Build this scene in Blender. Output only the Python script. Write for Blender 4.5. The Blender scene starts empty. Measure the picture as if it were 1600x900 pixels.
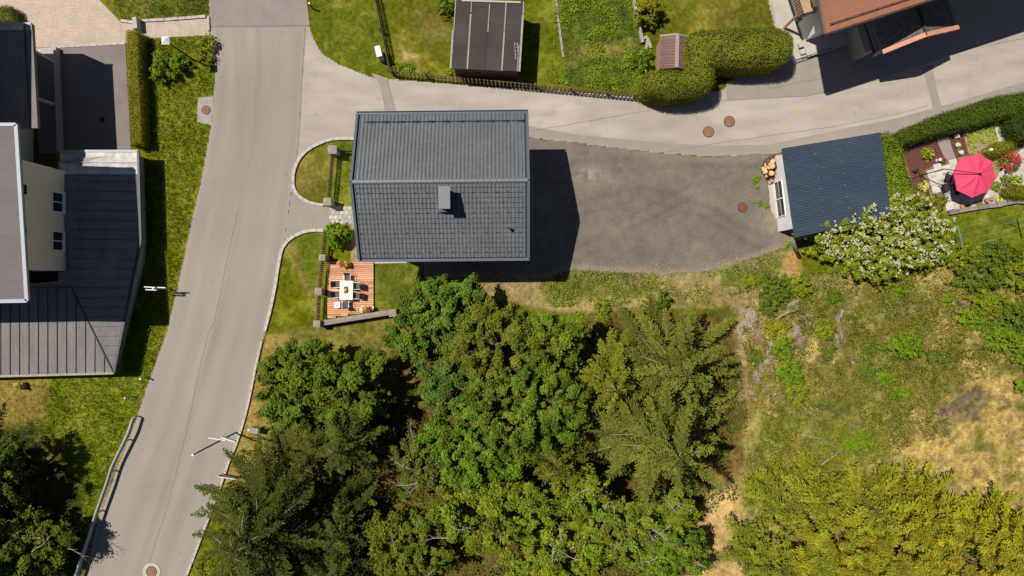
import bpy, math, random
import numpy as np
from mathutils import Vector, Matrix, geometry

# ------------------------------------------------------------------ camera, sky, sun
SC = bpy.context.scene
COL = SC.collection
H = 51.0            # drone height in metres
F = 1600 / 1.5      # focal length in pixels of the 1600 px wide photo
cam_data = bpy.data.cameras.new('camera'); cam = bpy.data.objects.new('camera', cam_data); COL.objects.link(cam)
cam.location = (0, 0, H); cam.rotation_euler = (0, 0, 0)
cam_data.lens = 24.0; cam_data.sensor_width = 36.0; cam_data.clip_end = 1000
SC.camera = cam
SUN_DOWN = Vector((0.478, -0.2156, -1.0)).normalized()
wd = bpy.data.worlds.new("World"); SC.world = wd; wd.use_nodes = True
wn = wd.node_tree.nodes; wl = wd.node_tree.links
sky = wn.new('ShaderNodeTexSky'); sky.sky_type = 'NISHITA'; sky.sun_disc = False
sky.sun_elevation = math.radians(62.3); sky.sun_rotation = math.radians(-65.7); sky.altitude = 900
wn['Background'].inputs[1].default_value = 0.05
wl.new(sky.outputs[0], wn['Background'].inputs[0])
sl = bpy.data.lights.new('sun', 'SUN'); sl.energy = 5.0; sl.angle = math.radians(0.5); sl.color = (1.0, 0.95, 0.87)
so = bpy.data.objects.new('sun', sl); COL.objects.link(so)
so.rotation_euler = SUN_DOWN.to_track_quat('-Z', 'Y').to_euler(); so.location = (-30, 15, 60)
SC.view_settings.view_transform = 'Standard'; SC.view_settings.look = 'None'
SC.view_settings.exposure = -0.03; SC.view_settings.gamma = 1.0
SC.cycles.max_bounces = 6; SC.cycles.diffuse_bounces = 2; SC.cycles.transparent_max_bounces = 4

RNG = np.random.default_rng(7)
random.seed(5)
def sm(a, b, x): t = np.clip((x - a) / (b - a), 0, 1); return t * t * (3 - 2 * t)
def W(px, py, z=0.0):
    s = (H - z) / F
    return Vector(((px - 800) * s, (450 - py) * s, z))

# ------------------------------------------------------------------ noise and terrain height
_T = np.random.default_rng(3).random((256, 256))
def vn(x, y):
    x = np.asarray(x, float); y = np.asarray(y, float)
    xi = np.floor(x).astype(int); yi = np.floor(y).astype(int); fx = x - xi; fy = y - yi
    fx = fx * fx * (3 - 2 * fx); fy = fy * fy * (3 - 2 * fy)
    a = _T[xi % 256, yi % 256]; b = _T[(xi + 1) % 256, yi % 256]; c = _T[xi % 256, (yi + 1) % 256]; d = _T[(xi + 1) % 256, (yi + 1) % 256]
    return (a * (1 - fx) + b * fx) * (1 - fy) + (c * (1 - fx) + d * fx) * fy
def fbm(x, y, sc, seed=0, o=4):
    v = 0; a = .5; t = 0
    for k in range(o):
        v = v + a * vn(x / sc + seed * 17.3 + k * 5.1, y / sc + seed * 9.7 + k * 3.3); t += a; a *= .5; sc = sc / 2.03
    return v / t
def hpx(px, py):
    px = np.asarray(px, float); py = np.asarray(py, float)
    m = sm(1120, 1260, px + .15 * (py - 450)) * sm(425, 560, py)
    h = m * (1.9 + 1.1 * (fbm(px, py, 120, 4, 3) - .5))
    rk = sm(1140, 1180, px) * (1 - sm(1300, 1360, px)) * sm(450, 490, py) * (1 - sm(620, 680, py))
    h = h + rk * .9 * np.abs(fbm(px + .5 * py, py, 34, 8, 3) - .5) * 2
    rk2 = np.exp(-(((px - 1500) / 55) ** 2 + ((py - 640) / 32) ** 2)); h = h + rk2 * .5
    return h - .035 + .02 * (fbm(px, py, 30, 2, 2) - .5) * (1 - m) + m * .25 * (fbm(px, py, 22, 6, 3) - .5)
def G(px, py, dz=0.0):
    z = float(hpx(px, py)); v = W(px, py, z); v.z += dz; return v
def gz(x, y):
    z = 0.0
    for _ in range(4): z = float(hpx(800 + x * F / (H - z), 450 - y * F / (H - z)))
    return z

# ------------------------------------------------------------------ materials
def lin(r, g, b): return tuple(((c / 255) / 12.92 if c <= 10 else (((c / 255) + .055) / 1.055) ** 2.4) for c in (r, g, b))
MATS = {}
def material(name, c1, c2=None, scale=1.0, rough=.85, bump=0.0, bscale=None, fine=0.0, fscale=12.0, metal=0.0, spec=.3, stretch=(1, 1, 1), rot=0.0, detail=4.0, speck=None, trans=0.0, rnd=0.0):
    m = bpy.data.materials.new(name); m.use_nodes = True; MATS[name] = m
    n = m.node_tree.nodes; l = m.node_tree.links; p = n['Principled BSDF']
    p.inputs['Roughness'].default_value = rough; p.inputs['Metallic'].default_value = metal
    p.inputs['Specular IOR Level'].default_value = spec
    tc = n.new('ShaderNodeTexCoord'); mp = n.new('ShaderNodeMapping')
    mp.inputs['Scale'].default_value = stretch; mp.inputs['Rotation'].default_value = (0, 0, rot)
    l.new(tc.outputs['Object'], mp.inputs[0])
    def noise(s, d=4.0):
        t = n.new('ShaderNodeTexNoise'); t.inputs['Scale'].default_value = s; t.inputs['Detail'].default_value = d; t.inputs['Roughness'].default_value = .6
        l.new(mp.outputs[0], t.inputs[0]); return t
    def mixrgb(kind, fac, a, b):
        x = n.new('ShaderNodeMix'); x.data_type = 'RGBA'; x.blend_type = kind
        for s, v in ((x.inputs[0], fac), (x.inputs[6], a), (x.inputs[7], b)):
            if hasattr(v, 'is_output') or isinstance(v, bpy.types.NodeSocket): l.new(v, s)
            else: s.default_value = v if not isinstance(v, tuple) else (*v, 1) if len(v) == 3 else v
        return x.outputs[2]
    if c1 == 'attr':
        a = n.new('ShaderNodeVertexColor'); a.layer_name = 'Col'; out = a.outputs[0]
    elif c2 is None: 
        rgb = n.new('ShaderNodeRGB'); rgb.outputs[0].default_value = (*c1, 1); out = rgb.outputs[0]
    else:
        t = noise(scale, detail); r = n.new('ShaderNodeMapRange'); r.inputs[1].default_value = .35; r.inputs[2].default_value = .65
        l.new(t.outputs[0], r.inputs[0]); out = mixrgb('MIX', r.outputs[0], c1, c2)
    if fine:
        t = noise(fscale, 3.0); r = n.new('ShaderNodeMapRange'); r.inputs[1].default_value = .3; r.inputs[2].default_value = .7
        r.inputs[3].default_value = 1 - fine; r.inputs[4].default_value = 1 + fine
        l.new(t.outputs[0], r.inputs[0]); c = n.new('ShaderNodeCombineColor')
        for k in range(3): l.new(r.outputs[0], c.inputs[k])
        out = mixrgb('MULTIPLY', 1.0, out, c.outputs[0])
    if rnd:
        oi = n.new('ShaderNodeObjectInfo'); r = n.new('ShaderNodeMapRange'); r.inputs[3].default_value = 1 - rnd; r.inputs[4].default_value = 1 + rnd
        l.new(oi.outputs['Random'], r.inputs[0]); c = n.new('ShaderNodeCombineColor')
        for k in range(3): l.new(r.outputs[0], c.inputs[k])
        out = mixrgb('MULTIPLY', 1.0, out, c.outputs[0])
    if speck:
        t = noise(speck[0], 2.0); r = n.new('ShaderNodeMapRange'); r.inputs[1].default_value = speck[1]; r.inputs[2].default_value = speck[1] + .06
        l.new(t.outputs[0], r.inputs[0]); out = mixrgb('MIX', r.outputs[0], out, speck[2])
    l.new(out, p.inputs['Base Color'])
    if bump:
        t = noise(bscale or fscale, 4.0); b = n.new('ShaderNodeBump'); b.inputs['Strength'].default_value = bump; b.inputs['Distance'].default_value = .05
        l.new(t.outputs[0], b.inputs['Height']); l.new(b.outputs[0], p.inputs['Normal'])
    if trans:
        tr = n.new('ShaderNodeBsdfTranslucent'); l.new(out, tr.inputs[0]); mx = n.new('ShaderNodeMixShader'); mx.inputs[0].default_value = trans
        l.new(p.outputs[0], mx.inputs[1]); l.new(tr.outputs[0], mx.inputs[2]); l.new(mx.outputs[0], n['Material Output'].inputs[0])
    return m
M = MATS
material('ground', 'attr', fine=.34, fscale=3.2, bump=.7, bscale=9.0, spec=.02)
material('blades', 'attr', rough=.8, trans=.25, spec=.05)
material('leaf', 'attr', rough=.5, trans=.25, spec=.16)
material('needle', 'attr', rough=.7, trans=.15, spec=.08)
material('petal', 'attr', rough=.6, trans=.2)
material('asphalt_road', (.315, .262, .208), (.268, .226, .184), scale=.35, fine=.10, fscale=22, rough=.9, bump=.25, bscale=40, stretch=(1.6, .35, 1), rot=.2, speck=(9, .66, (.40, .35, .29)))
material('asphalt_patch', (.235, .205, .19), (.27, .235, .215), scale=.8, fine=.06, fscale=14, rough=.9)
material('side_asphalt', (.35, .30, .252), (.405, .352, .30), scale=.3, fine=.05, fscale=14, rough=.9, stretch=(.4, 1.4, 1), rot=.1)
material('side_patch', (.30, .262, .228), (.27, .238, .21), scale=1.1, fine=.07, fscale=12, rough=.9)
material('lot_gravel', (.150, .124, .106), (.190, .158, .134), scale=.35, fine=.28, fscale=14, rough=.95, bump=.5, bscale=20, speck=(15, .66, (.30, .26, .22)))
material('lot_stain', (.27, .24, .20), (.20, .17, .145), scale=1.6, fine=.2, fscale=12)
material('yard_asphalt', (.185, .158, .148), (.215, .185, .172), scale=.7, fine=.06, fscale=12, rough=.9)
material('soil', (.36, .27, .17), (.26, .18, .10), scale=1.4, fine=.22, fscale=8, bump=.6)
material('dark_line', (.20, .175, .15), rough=.95)
material('kerb_stone', (.50, .46, .41), (.40, .37, .33), scale=2, fine=.12, fscale=8)
material('concrete', (.36, .33, .29), (.28, .26, .22), scale=2.2, fine=.12, fscale=9)
material('pillar_concrete', (.33, .29, .23), (.24, .215, .175), scale=3, fine=.15, fscale=11, bump=.3)
material('pale_concrete', (.47, .43, .37), (.40, .365, .31), scale=.8, fine=.06, fscale=9)
material('rust_iron', (.30, .14, .085), (.22, .11, .07), scale=8, fine=.2, fscale=20, rough=.8)
material('orange_iron', (.34, .11, .03), (.22, .075, .025), scale=9, fine=.2, fscale=20, rough=.8)
material('dark_iron', (.03, .03, .035), rough=.6)
material('roof_tile', (.122, .130, .138), (.098, .104, .112), scale=.7, fine=.20, fscale=7, rough=.50, spec=.4, speck=(5, .68, (.16, .165, .15)))
material('roof_trim', (.095, .120, .145), rough=.45, spec=.4, fine=.05)
material('ridge_cap', (.165, .175, .185), rough=.45, fine=.1)
material('white_plaster', (.86, .85, .82), (.80, .79, .76), scale=1, fine=.03, rough=.9)
material('cream_plaster', (.74, .65, .51), (.70, .61, .48), scale=.6, fine=.03, rough=.9)
material('glass', (.02, .025, .03), rough=.08, spec=.6)
material('window_frame', (.75, .75, .74), rough=.5)
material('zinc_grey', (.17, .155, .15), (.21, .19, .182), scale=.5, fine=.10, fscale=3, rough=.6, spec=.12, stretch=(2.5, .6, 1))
material('zinc_glare', (.34, .315, .30), (.58, .55, .53), scale=1.3, fine=.12, fscale=4, rough=.55, bump=.5, bscale=2.0)  # zinc with sun glare put into its brighter tones
material('slate_grey', (.125, .108, .106), (.145, .125, .122), scale=.5, fine=.05, rough=.7, stretch=(.2, 1.6, 1))
material('seam_dark', (.05, .058, .066), rough=.5)
material('edge_metal', (.36, .39, .42), rough=.5)
material('roof_brown', (.36, .155, .092), (.31, .135, .082), scale=.4, fine=.05, rough=.6)
material('brown_dark', (.06, .035, .025), rough=.7)
material('salmon_wood', (.62, .30, .19), (.55, .26, .17), scale=2, fine=.08)
material('grey_tile', (.10, .09, .082), (.17, .15, .13), scale=4, fine=.3, fscale=9)
material('bitumen', (.052, .043, .040), (.068, .057, .052), scale=.5, rnd=.07, fine=.08, fscale=10, rough=.92, bump=.2, bscale=30)
material('grey_batten', (.40, .35, .30), (.28, .24, .20), scale=5, fine=.15)
material('picket_wood', (.075, .045, .03), (.15, .095, .06), scale=6, fine=.2, fscale=10)
material('picket_top', (.34, .25, .17), (.20, .14, .09), scale=6, fine=.2, fscale=10, rnd=.3)
material('deck_wood', (.67, .34, .185), (.54, .25, .135), scale=2.6, fine=.18, fscale=9, stretch=(.4, 4, 1), rough=.7, rnd=.22)
material('shed_brown', (.20, .13, .105), (.165, .108, .088), scale=2, fine=.1, rnd=.15)
material('shed_trim', (.33, .25, .215), fine=.08)
material('corrugated_blue', (.040, .058, .082), (.050, .069, .093), scale=.5, fine=.14, fscale=3, stretch=(.5, 2.5, 1), rough=.42, spec=.5)
material('blue_side', (.05, .07, .09), rough=.6)
material('log_bark', (.17, .10, .06), (.10, .065, .04), scale=9, fine=.2)
material('log_end', (.72, .46, .25), (.60, .35, .17), scale=9, fine=.12)
material('old_wood', (.30, .25, .20), (.20, .16, .13), scale=6, fine=.2, stretch=(1, 1, .2))
material('tan_wood', (.46, .32, .19), (.37, .25, .15), scale=3, fine=.12)
material('umbrella_red', (.80, .075, .165), (.76, .068, .15), scale=2, rough=.8, trans=.12)
material('dark_fabric', (.03, .03, .033), fine=.1)
material('grey_fabric', (.10, .095, .10), fine=.12)
material('white_paint', (.80, .79, .76), rough=.5)
material('table_cream', (.80, .73, .60), rough=.5)
material('yellow_vase', (.75, .42, .02), rough=.4)
material('galvanised', (.38, .42, .43), (.46, .50, .51), scale=3, rough=.4, metal=.4)
material('mulch', (.16, .050, .040), (.10, .036, .030), scale=6, fine=.4, fscale=16, bump=.6)
material('bed_soil', (.33, .24, .16), (.26, .19, .12), scale=4, fine=.25, fscale=14)
material('patio_slab', (.56, .52, .46), (.48, .445, .395), scale=1.6, fine=.07, rnd=.12)
material('flag', (.50, .46, .40), (.38, .35, .31), scale=2, fine=.15, rnd=.2)
material('wall_stone', (.20, .165, .155), (.27, .225, .205), scale=2, fine=.2, fscale=9, rnd=.25)
material('terracotta', (.50, .19, .09), fine=.1)
material('teal_metal', (.12, .24, .23), rough=.5)
material('rock', (.31, .225, .155), (.19, .14, .10), scale=1.8, fine=.3, fscale=7, bump=.8)
material('rock_pale', (.40, .315, .23), (.27, .20, .145), scale=2.5, fine=.3, fscale=7, bump=.8)
material('bark', (.14, .105, .08), (.085, .065, .05), scale=5, fine=.25)
material('rock_dark', (.15, .115, .095), (.10, .08, .07), scale=2.5, fine=.3, fscale=7, bump=.8)
material('dead_bark', (.42, .34, .28), (.30, .24, .20), scale=5, fine=.2)
material('blue_plastic', (.03, .10, .28), rough=.4)
material('core_green', (.020, .032, .008), (.03, .045, .01), scale=4, fine=.3)
# herringbone-like courtyard paving colour
mp_ = material('paver', (.60, .50, .39), (.50, .42, .33), scale=.9, fine=.08, fscale=9)
n_ = mp_.node_tree.nodes; l_ = mp_.node_tree.links
tc_ = n_.new('ShaderNodeTexCoord'); mpp = n_.new('ShaderNodeMapping'); mpp.inputs['Rotation'].default_value = (0, 0, .75)
br = n_.new('ShaderNodeTexBrick'); br.inputs['Scale'].default_value = 1.0; br.inputs['Mortar Size'].default_value = .018
br.inputs['Brick Width'].default_value = .24; br.inputs['Row Height'].default_value = .12
br.inputs['Color1'].default_value = (1, 1, 1, 1); br.inputs['Color2'].default_value = (.86, .84, .82, 1); br.inputs['Mortar'].default_value = (.62, .58, .54, 1)
l_.new(tc_.outputs['Object'], mpp.inputs[0]); l_.new(mpp.outputs[0], br.inputs[0])
pb = n_['Principled BSDF']; src = pb.inputs['Base Color'].links[0].from_socket
mm = n_.new('ShaderNodeMix'); mm.data_type = 'RGBA'; mm.blend_type = 'MULTIPLY'; mm.inputs[0].default_value = 1
l_.new(src, mm.inputs[6]); l_.new(br.outputs[0], mm.inputs[7]); l_.new(mm.outputs[2], pb.inputs['Base Color'])

# ------------------------------------------------------------------ object helpers
def tag(o, label=None, cat=None, group=None, kind=None):
    if label: o['label'] = label
    if cat: o['category'] = cat
    if group: o['group'] = group
    if kind: o['kind'] = kind
    return o
def empty(name, loc, rz=0.0, label=None, cat=None, group=None):
    o = bpy.data.objects.new(name, None); COL.objects.link(o); o.location = loc; o.rotation_euler = (0, 0, rz); o.empty_display_size = .3
    return tag(o, label, cat, group)
def place(name, mesh, parent=None, loc=(0, 0, 0), rot=(0, 0, 0), scale=None):
    o = bpy.data.objects.new(name, mesh); COL.objects.link(o); o.location = loc; o.rotation_euler = rot
    if scale: o.scale = scale
    if parent: o.parent = parent
    return o
def dup(root, loc, rz, label=None, group=None, scale=None):
    r = root.copy(); COL.objects.link(r); r.location = loc; r.rotation_euler = (0, 0, rz)
    if scale: r.scale = scale
    if label: r['label'] = label
    if group: r['group'] = group
    for ch in root.children:
        c = ch.copy(); COL.objects.link(c); c.parent = r
        for g in ch.children:
            d = g.copy(); COL.objects.link(d); d.parent = c
    return r
class MB:
    def __init__(s): s.v = []; s.f = []; s.m = []
    def add(s, vs, fs, mi=0):
        b = len(s.v); s.v += [tuple(v) for v in vs]; s.f += [tuple(i + b for i in f) for f in fs]; s.m += [mi] * len(fs); return s
    def hexa(s, p, mi=0):      # 4 bottom then 4 top, anticlockwise
        return s.add(p, [(3, 2, 1, 0), (4, 5, 6, 7), (0, 1, 5, 4), (1, 2, 6, 5), (2, 3, 7, 6), (3, 0, 4, 7)], mi)
    def box(s, x0, x1, y0, y1, z0, z1, mi=0):
        return s.hexa([(x0, y0, z0), (x1, y0, z0), (x1, y1, z0), (x0, y1, z0), (x0, y0, z1), (x1, y0, z1), (x1, y1, z1), (x0, y1, z1)], mi)
    def cbox(s, c, sx, sy, sz, rz=0.0, mi=0, R=None):
        R = R or Matrix.Rotation(rz, 3, 'Z'); c = Vector(c)
        return s.hexa([c + R @ Vector((a * sx / 2, b * sy / 2, d * sz / 2)) for d in (-1, 1) for a, b in ((-1, -1), (1, -1), (1, 1), (-1, 1))], mi)
    def bar(s, a, b, w, h, mi=0):
        a = Vector(a); b = Vector(b); d = (b - a); L = d.length; R = d.to_track_quat('X', 'Z').to_matrix()
        return s.cbox((a + b) / 2, L, w, h, mi=mi, R=R)
    def prism(s, poly, z0, z1, mi=0):
        n = len(poly); ar = sum(poly[i][0] * poly[(i + 1) % n][1] - poly[(i + 1) % n][0] * poly[i][1] for i in range(n))
        if ar < 0: poly = poly[::-1]
        f = lambda z, i: z[i] if isinstance(z, (list, tuple)) else z
        if ar < 0:
            z0 = z0[::-1] if isinstance(z0, (list, tuple)) else z0; z1 = z1[::-1] if isinstance(z1, (list, tuple)) else z1
        vs = [(p[0], p[1], f(z0, i)) for i, p in enumerate(poly)] + [(p[0], p[1], f(z1, i)) for i, p in enumerate(poly)]
        fs = [tuple(range(n - 1, -1, -1)), tuple(range(n, 2 * n))] + [(i, (i + 1) % n, n + (i + 1) % n, n + i) for i in range(n)]
        return s.add(vs, fs, mi)
    def tube(s, pts, rad, n=6, mi=0, cap=True):
        pts = [Vector(p) for p in pts]; rad = rad if isinstance(rad, (list, tuple)) else [rad] * len(pts); b = len(s.v); u = None
        for i, p in enumerate(pts):
            d = (pts[min(i + 1, len(pts) - 1)] - pts[max(i - 1, 0)]).normalized()
            if u is None: u = d.orthogonal().normalized()
            u = (u - d * u.dot(d)).normalized(); w = d.cross(u)
            for k in range(n):
                a = 2 * math.pi * k / n; q = p + (u * math.cos(a) + w * math.sin(a)) * rad[i]; s.v.append(tuple(q))
        for i in range(len(pts) - 1):
            for k in range(n):
                s.f.append((b + i * n + k, b + i * n + (k + 1) % n, b + (i + 1) * n + (k + 1) % n, b + (i + 1) * n + k)); s.m.append(mi)
        if cap:
            s.f.append(tuple(b + n - 1 - k for k in range(n))); s.m.append(mi)
            s.f.append(tuple(b + (len(pts) - 1) * n + k for k in range(n))); s.m.append(mi)
        return s
    def disc(s, c, r, z0, z1, n=20, mi=0):
        return s.prism([(c[0] + r * math.cos(2 * math.pi * k / n), c[1] + r * math.sin(2 * math.pi * k / n)) for k in range(n)], z0, z1, mi)
    def mesh(s, name, mats):
        me = bpy.data.meshes.new(name); me.from_pydata(s.v, [], s.f)
        for m in mats if isinstance(mats, (list, tuple)) else [mats]: me.materials.append(M[m])
        me.polygons.foreach_set('material_index', s.m); me.update(); return me
    def build(s, name, mats, parent=None, smooth=False, loc=(0, 0, 0), rot=(0, 0, 0)):
        me = s.mesh(name, mats)
        if smooth: me.polygons.foreach_set('use_smooth', [True] * len(me.polygons))
        return place(name, me, parent, loc, rot)
def local(root, p):    # world point -> root's frame (root upright)
    R = Matrix.Rotation(-root.rotation_euler.z, 3, 'Z'); return R @ (Vector(p) - Vector(root.location))

def sdist(px, py, poly):   # signed distance, negative inside
    d = np.full(px.shape, 1e9); ins = np.zeros(px.shape, bool); n = len(poly)
    for i in range(n):
        x0, y0 = poly[i]; x1, y1 = poly[(i + 1) % n]; ex, ey = x1 - x0, y1 - y0
        t = np.clip(((px - x0) * ex + (py - y0) * ey) / (ex * ex + ey * ey + 1e-9), 0, 1)
        d = np.minimum(d, np.hypot(px - x0 - t * ex, py - y0 - t * ey))
        if y0 != y1: ins ^= ((y0 > py) != (y1 > py)) & (px < ex * (py - y0) / ey + x0)
    return np.where(ins, -d, d)
def densify(poly, step=6, jit=0.0, seed=1, closed=True):
    out = []; n = len(poly)
    for i in range(n if closed else n - 1):
        a = np.array(poly[i], float); b = np.array(poly[(i + 1) % n], float); L = np.hypot(*(b - a)); k = max(1, int(L / step))
        for j in range(k):
            p = a + (b - a) * j / k
            if jit:
                nr = np.array([-(b - a)[1], (b - a)[0]]) / max(L, 1e-6); p = p + nr * jit * 2 * (float(fbm(p[0], p[1], 9, seed, 3)) - .5) * (0 if j == 0 else 1)
            out.append((float(p[0]), float(p[1])))
    if not closed: out.append(tuple(poly[-1]))
    return out
def smoothpath(pts, k=6, closed=False):
    out = []; n = len(pts)
    for i in range(n if closed else n - 1):
        g = (lambda j: pts[j % n]) if closed else (lambda j: pts[min(max(j, 0), n - 1)])
        p0, p1, p2, p3 = [np.array(g(i + j), float) for j in (-1, 0, 1, 2)]
        for j in range(k):
            t = j / k; out.append(tuple(.5 * ((2 * p1) + (-p0 + p2) * t + (2 * p0 - 5 * p1 + 4 * p2 - p3) * t * t + (-p0 + 3 * p1 - 3 * p2 + p3) * t ** 3)))
    if not closed: out.append(tuple(map(float, pts[-1])))
    return out
def sheet(name, poly, z, mat, jit=0.0, kind='structure', thick=0.0, seed=1):
    pts = [W(x, y, z) for x, y in (densify(poly, 6, jit, seed) if jit else poly)]
    tri = geometry.tessellate_polygon([[Vector((p.x, p.y, 0)) for p in pts]])
    mb = MB(); mb.add(pts, [(a, b, c) for a, b, c in tri])
    me = mb.mesh(name, mat)
    import bmesh
    bm = bmesh.new(); bm.from_mesh(me)
    for f in bm.faces:
        f.normal_update()
        if f.normal.z < 0: f.normal_flip()
    bm.to_mesh(me); bm.free()
    o = place(name, me)
    if kind: o['kind'] = kind
    return o
def npmesh(name, verts, faces, cols, mats, midx=None):   # faces (n,k) int array; per-vertex colours
    me = bpy.data.meshes.new(name); nv = len(verts); nf, k = faces.shape
    me.vertices.add(nv); me.vertices.foreach_set('co', np.asarray(verts, np.float32).ravel())
    me.loops.add(nf * k); me.loops.foreach_set('vertex_index', faces.astype(np.int32).ravel())
    me.polygons.add(nf); me.polygons.foreach_set('loop_start', np.arange(0, nf * k, k, dtype=np.int32)); me.polygons.foreach_set('loop_total', np.full(nf, k, np.int32))
    for m in mats: me.materials.append(M[m])
    if midx is not None: me.polygons.foreach_set('material_index', midx.astype(np.int32))
    if cols is not None:
        ca = me.color_attributes.new('Col', 'FLOAT_COLOR', 'POINT'); c4 = np.ones((nv, 4), np.float32); c4[:, :3] = np.clip(cols, 0, 1); ca.data.foreach_set('color', c4.ravel())
    me.update(calc_edges=True); return me
LEAF_GAIN = np.array([2.0, 1.86, .66])
def leafmesh(name, C, N, L, Wd, col, mats=('leaf',), T=None, fold=.25):
    n = len(C); N = N / np.linalg.norm(N, axis=1, keepdims=True)
    if mats[0] in ('leaf', 'needle'): col = np.array(col) * (LEAF_GAIN if mats[0] == 'leaf' else np.array([1.95, 1.78, .72]))
    if T is None: T = RNG.normal(size=(n, 3))
    T = T - N * (T * N).sum(1, keepdims=True); T /= np.linalg.norm(T, axis=1, keepdims=True) + 1e-9; B = np.cross(N, T)
    L = np.broadcast_to(np.asarray(L, float).reshape(-1, 1), (n, 1)); Wd = np.broadcast_to(np.asarray(Wd, float).reshape(-1, 1), (n, 1))
    v = np.stack([C - T * L / 2, C + B * Wd / 2 + N * Wd * fold, C + T * L / 2, C - B * Wd / 2 + N * Wd * fold], 1).reshape(-1, 3)
    f = np.arange(n * 4).reshape(n, 4); f3 = np.concatenate([f[:, [0, 1, 2]], f[:, [0, 2, 3]]])
    return npmesh(name, v, f3, np.repeat(col, 4, 0), mats)

# ------------------------------------------------------------------ outlines in photo pixels at ground level
ROAD_L = [(331, -260), (327, 0), (328, 42), (331, 75), (336, 110), (334, 150), (331, 190), (325, 225), (313, 290), (299, 345), (288, 400), (277, 450), (260, 522), (240, 575), (221, 630), (207, 675), (186, 725), (170, 770), (150, 825), (133, 900), (90, 1060)]
ROAD_R = [(470, -260), (479, 0), (484, 40), (477, 42), (472, 120), (466, 225), (455, 300), (444, 380), (437, 410), (430, 450), (415, 515), (401, 570), (386, 640), (371, 690), (358, 722), (345, 760), (330, 800), (292, 900), (240, 1060)]
road_poly = ROAD_L + ROAD_R[::-1]
side_poly = [(477, 42), (484, 42), (490, 62), (503, 84), (530, 101), (560, 113), (577, 120), (606, 124), (1003, 152), (1060, 150), (1130, 140), (1190, 90), (1215, 60), (1200, 0), (1170, -120), (1750, -120), (1750, 90), (1600, 146), (1500, 183), (1405, 212), (1390, 216), (1350, 230), (1200, 241), (1110, 245), (1000, 236), (900, 223), (820, 214), (700, 219), (525, 217), (505, 222), (480, 236), (464, 256), (455, 300), (466, 225), (472, 120)]
apron_poly = [(464, 256), (458, 280), (462, 300), (480, 315), (508, 323), (516, 325), (516, 358), (505, 360), (480, 361), (455, 372), (443, 385), (448, 350), (457, 290)]
lot_poly = [(823, 214), (900, 223), (1000, 236), (1110, 245), (1200, 241), (1225, 238), (1240, 300), (1240, 385), (1222, 388), (1190, 398), (1150, 412), (1100, 424), (1035, 430), (1022, 428), (900, 422), (880, 424), (850, 436), (760, 436), (700, 434), (662, 433), (662, 408), (700, 330), (760, 214)]
island_poly = [(525, 219), (505, 224), (481, 238), (466, 258), (461, 280), (465, 298), (482, 312), (508, 319), (514, 319), (520, 222)]
court_poly = [(-150, -200), (120, -200), (155, 0), (175, 20), (190, 36), (213, 36), (326, 26), (327, 55), (290, 57), (228, 60), (196, 68), (84, 74), (-150, 80)]
yard_poly = [(83, 74), (196, 68), (205, 240), (90, 245)]
bldg_left = [(-150, 30), (50, 36), (93, 72), (100, 236), (222, 236), (230, 380), (222, 430), (190, 585), (-150, 600)]
house_poly = [(572, 205), (815, 203), (820, 412), (578, 412)]
excl = [road_poly, side_poly, apron_poly, lot_poly, court_poly, yard_poly, bldg_left, house_poly,
        [(512, 405), (588, 405), (588, 490), (512, 505)], [(514, 322), (560, 322), (560, 352), (548, 408), (570, 408), (570, 330), (560, 322)],
        [(1210, 228), (1390, 210), (1400, 320), (1250, 390)], [(1412, 230), (1480, 212), (1600, 185), (1600, 322), (1482, 334), (1430, 300)],
        [(708, 15), (815, 15), (812, 118), (706, 112)], [(308, 150), (336, 150), (334, 196), (308, 192)]]

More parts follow.
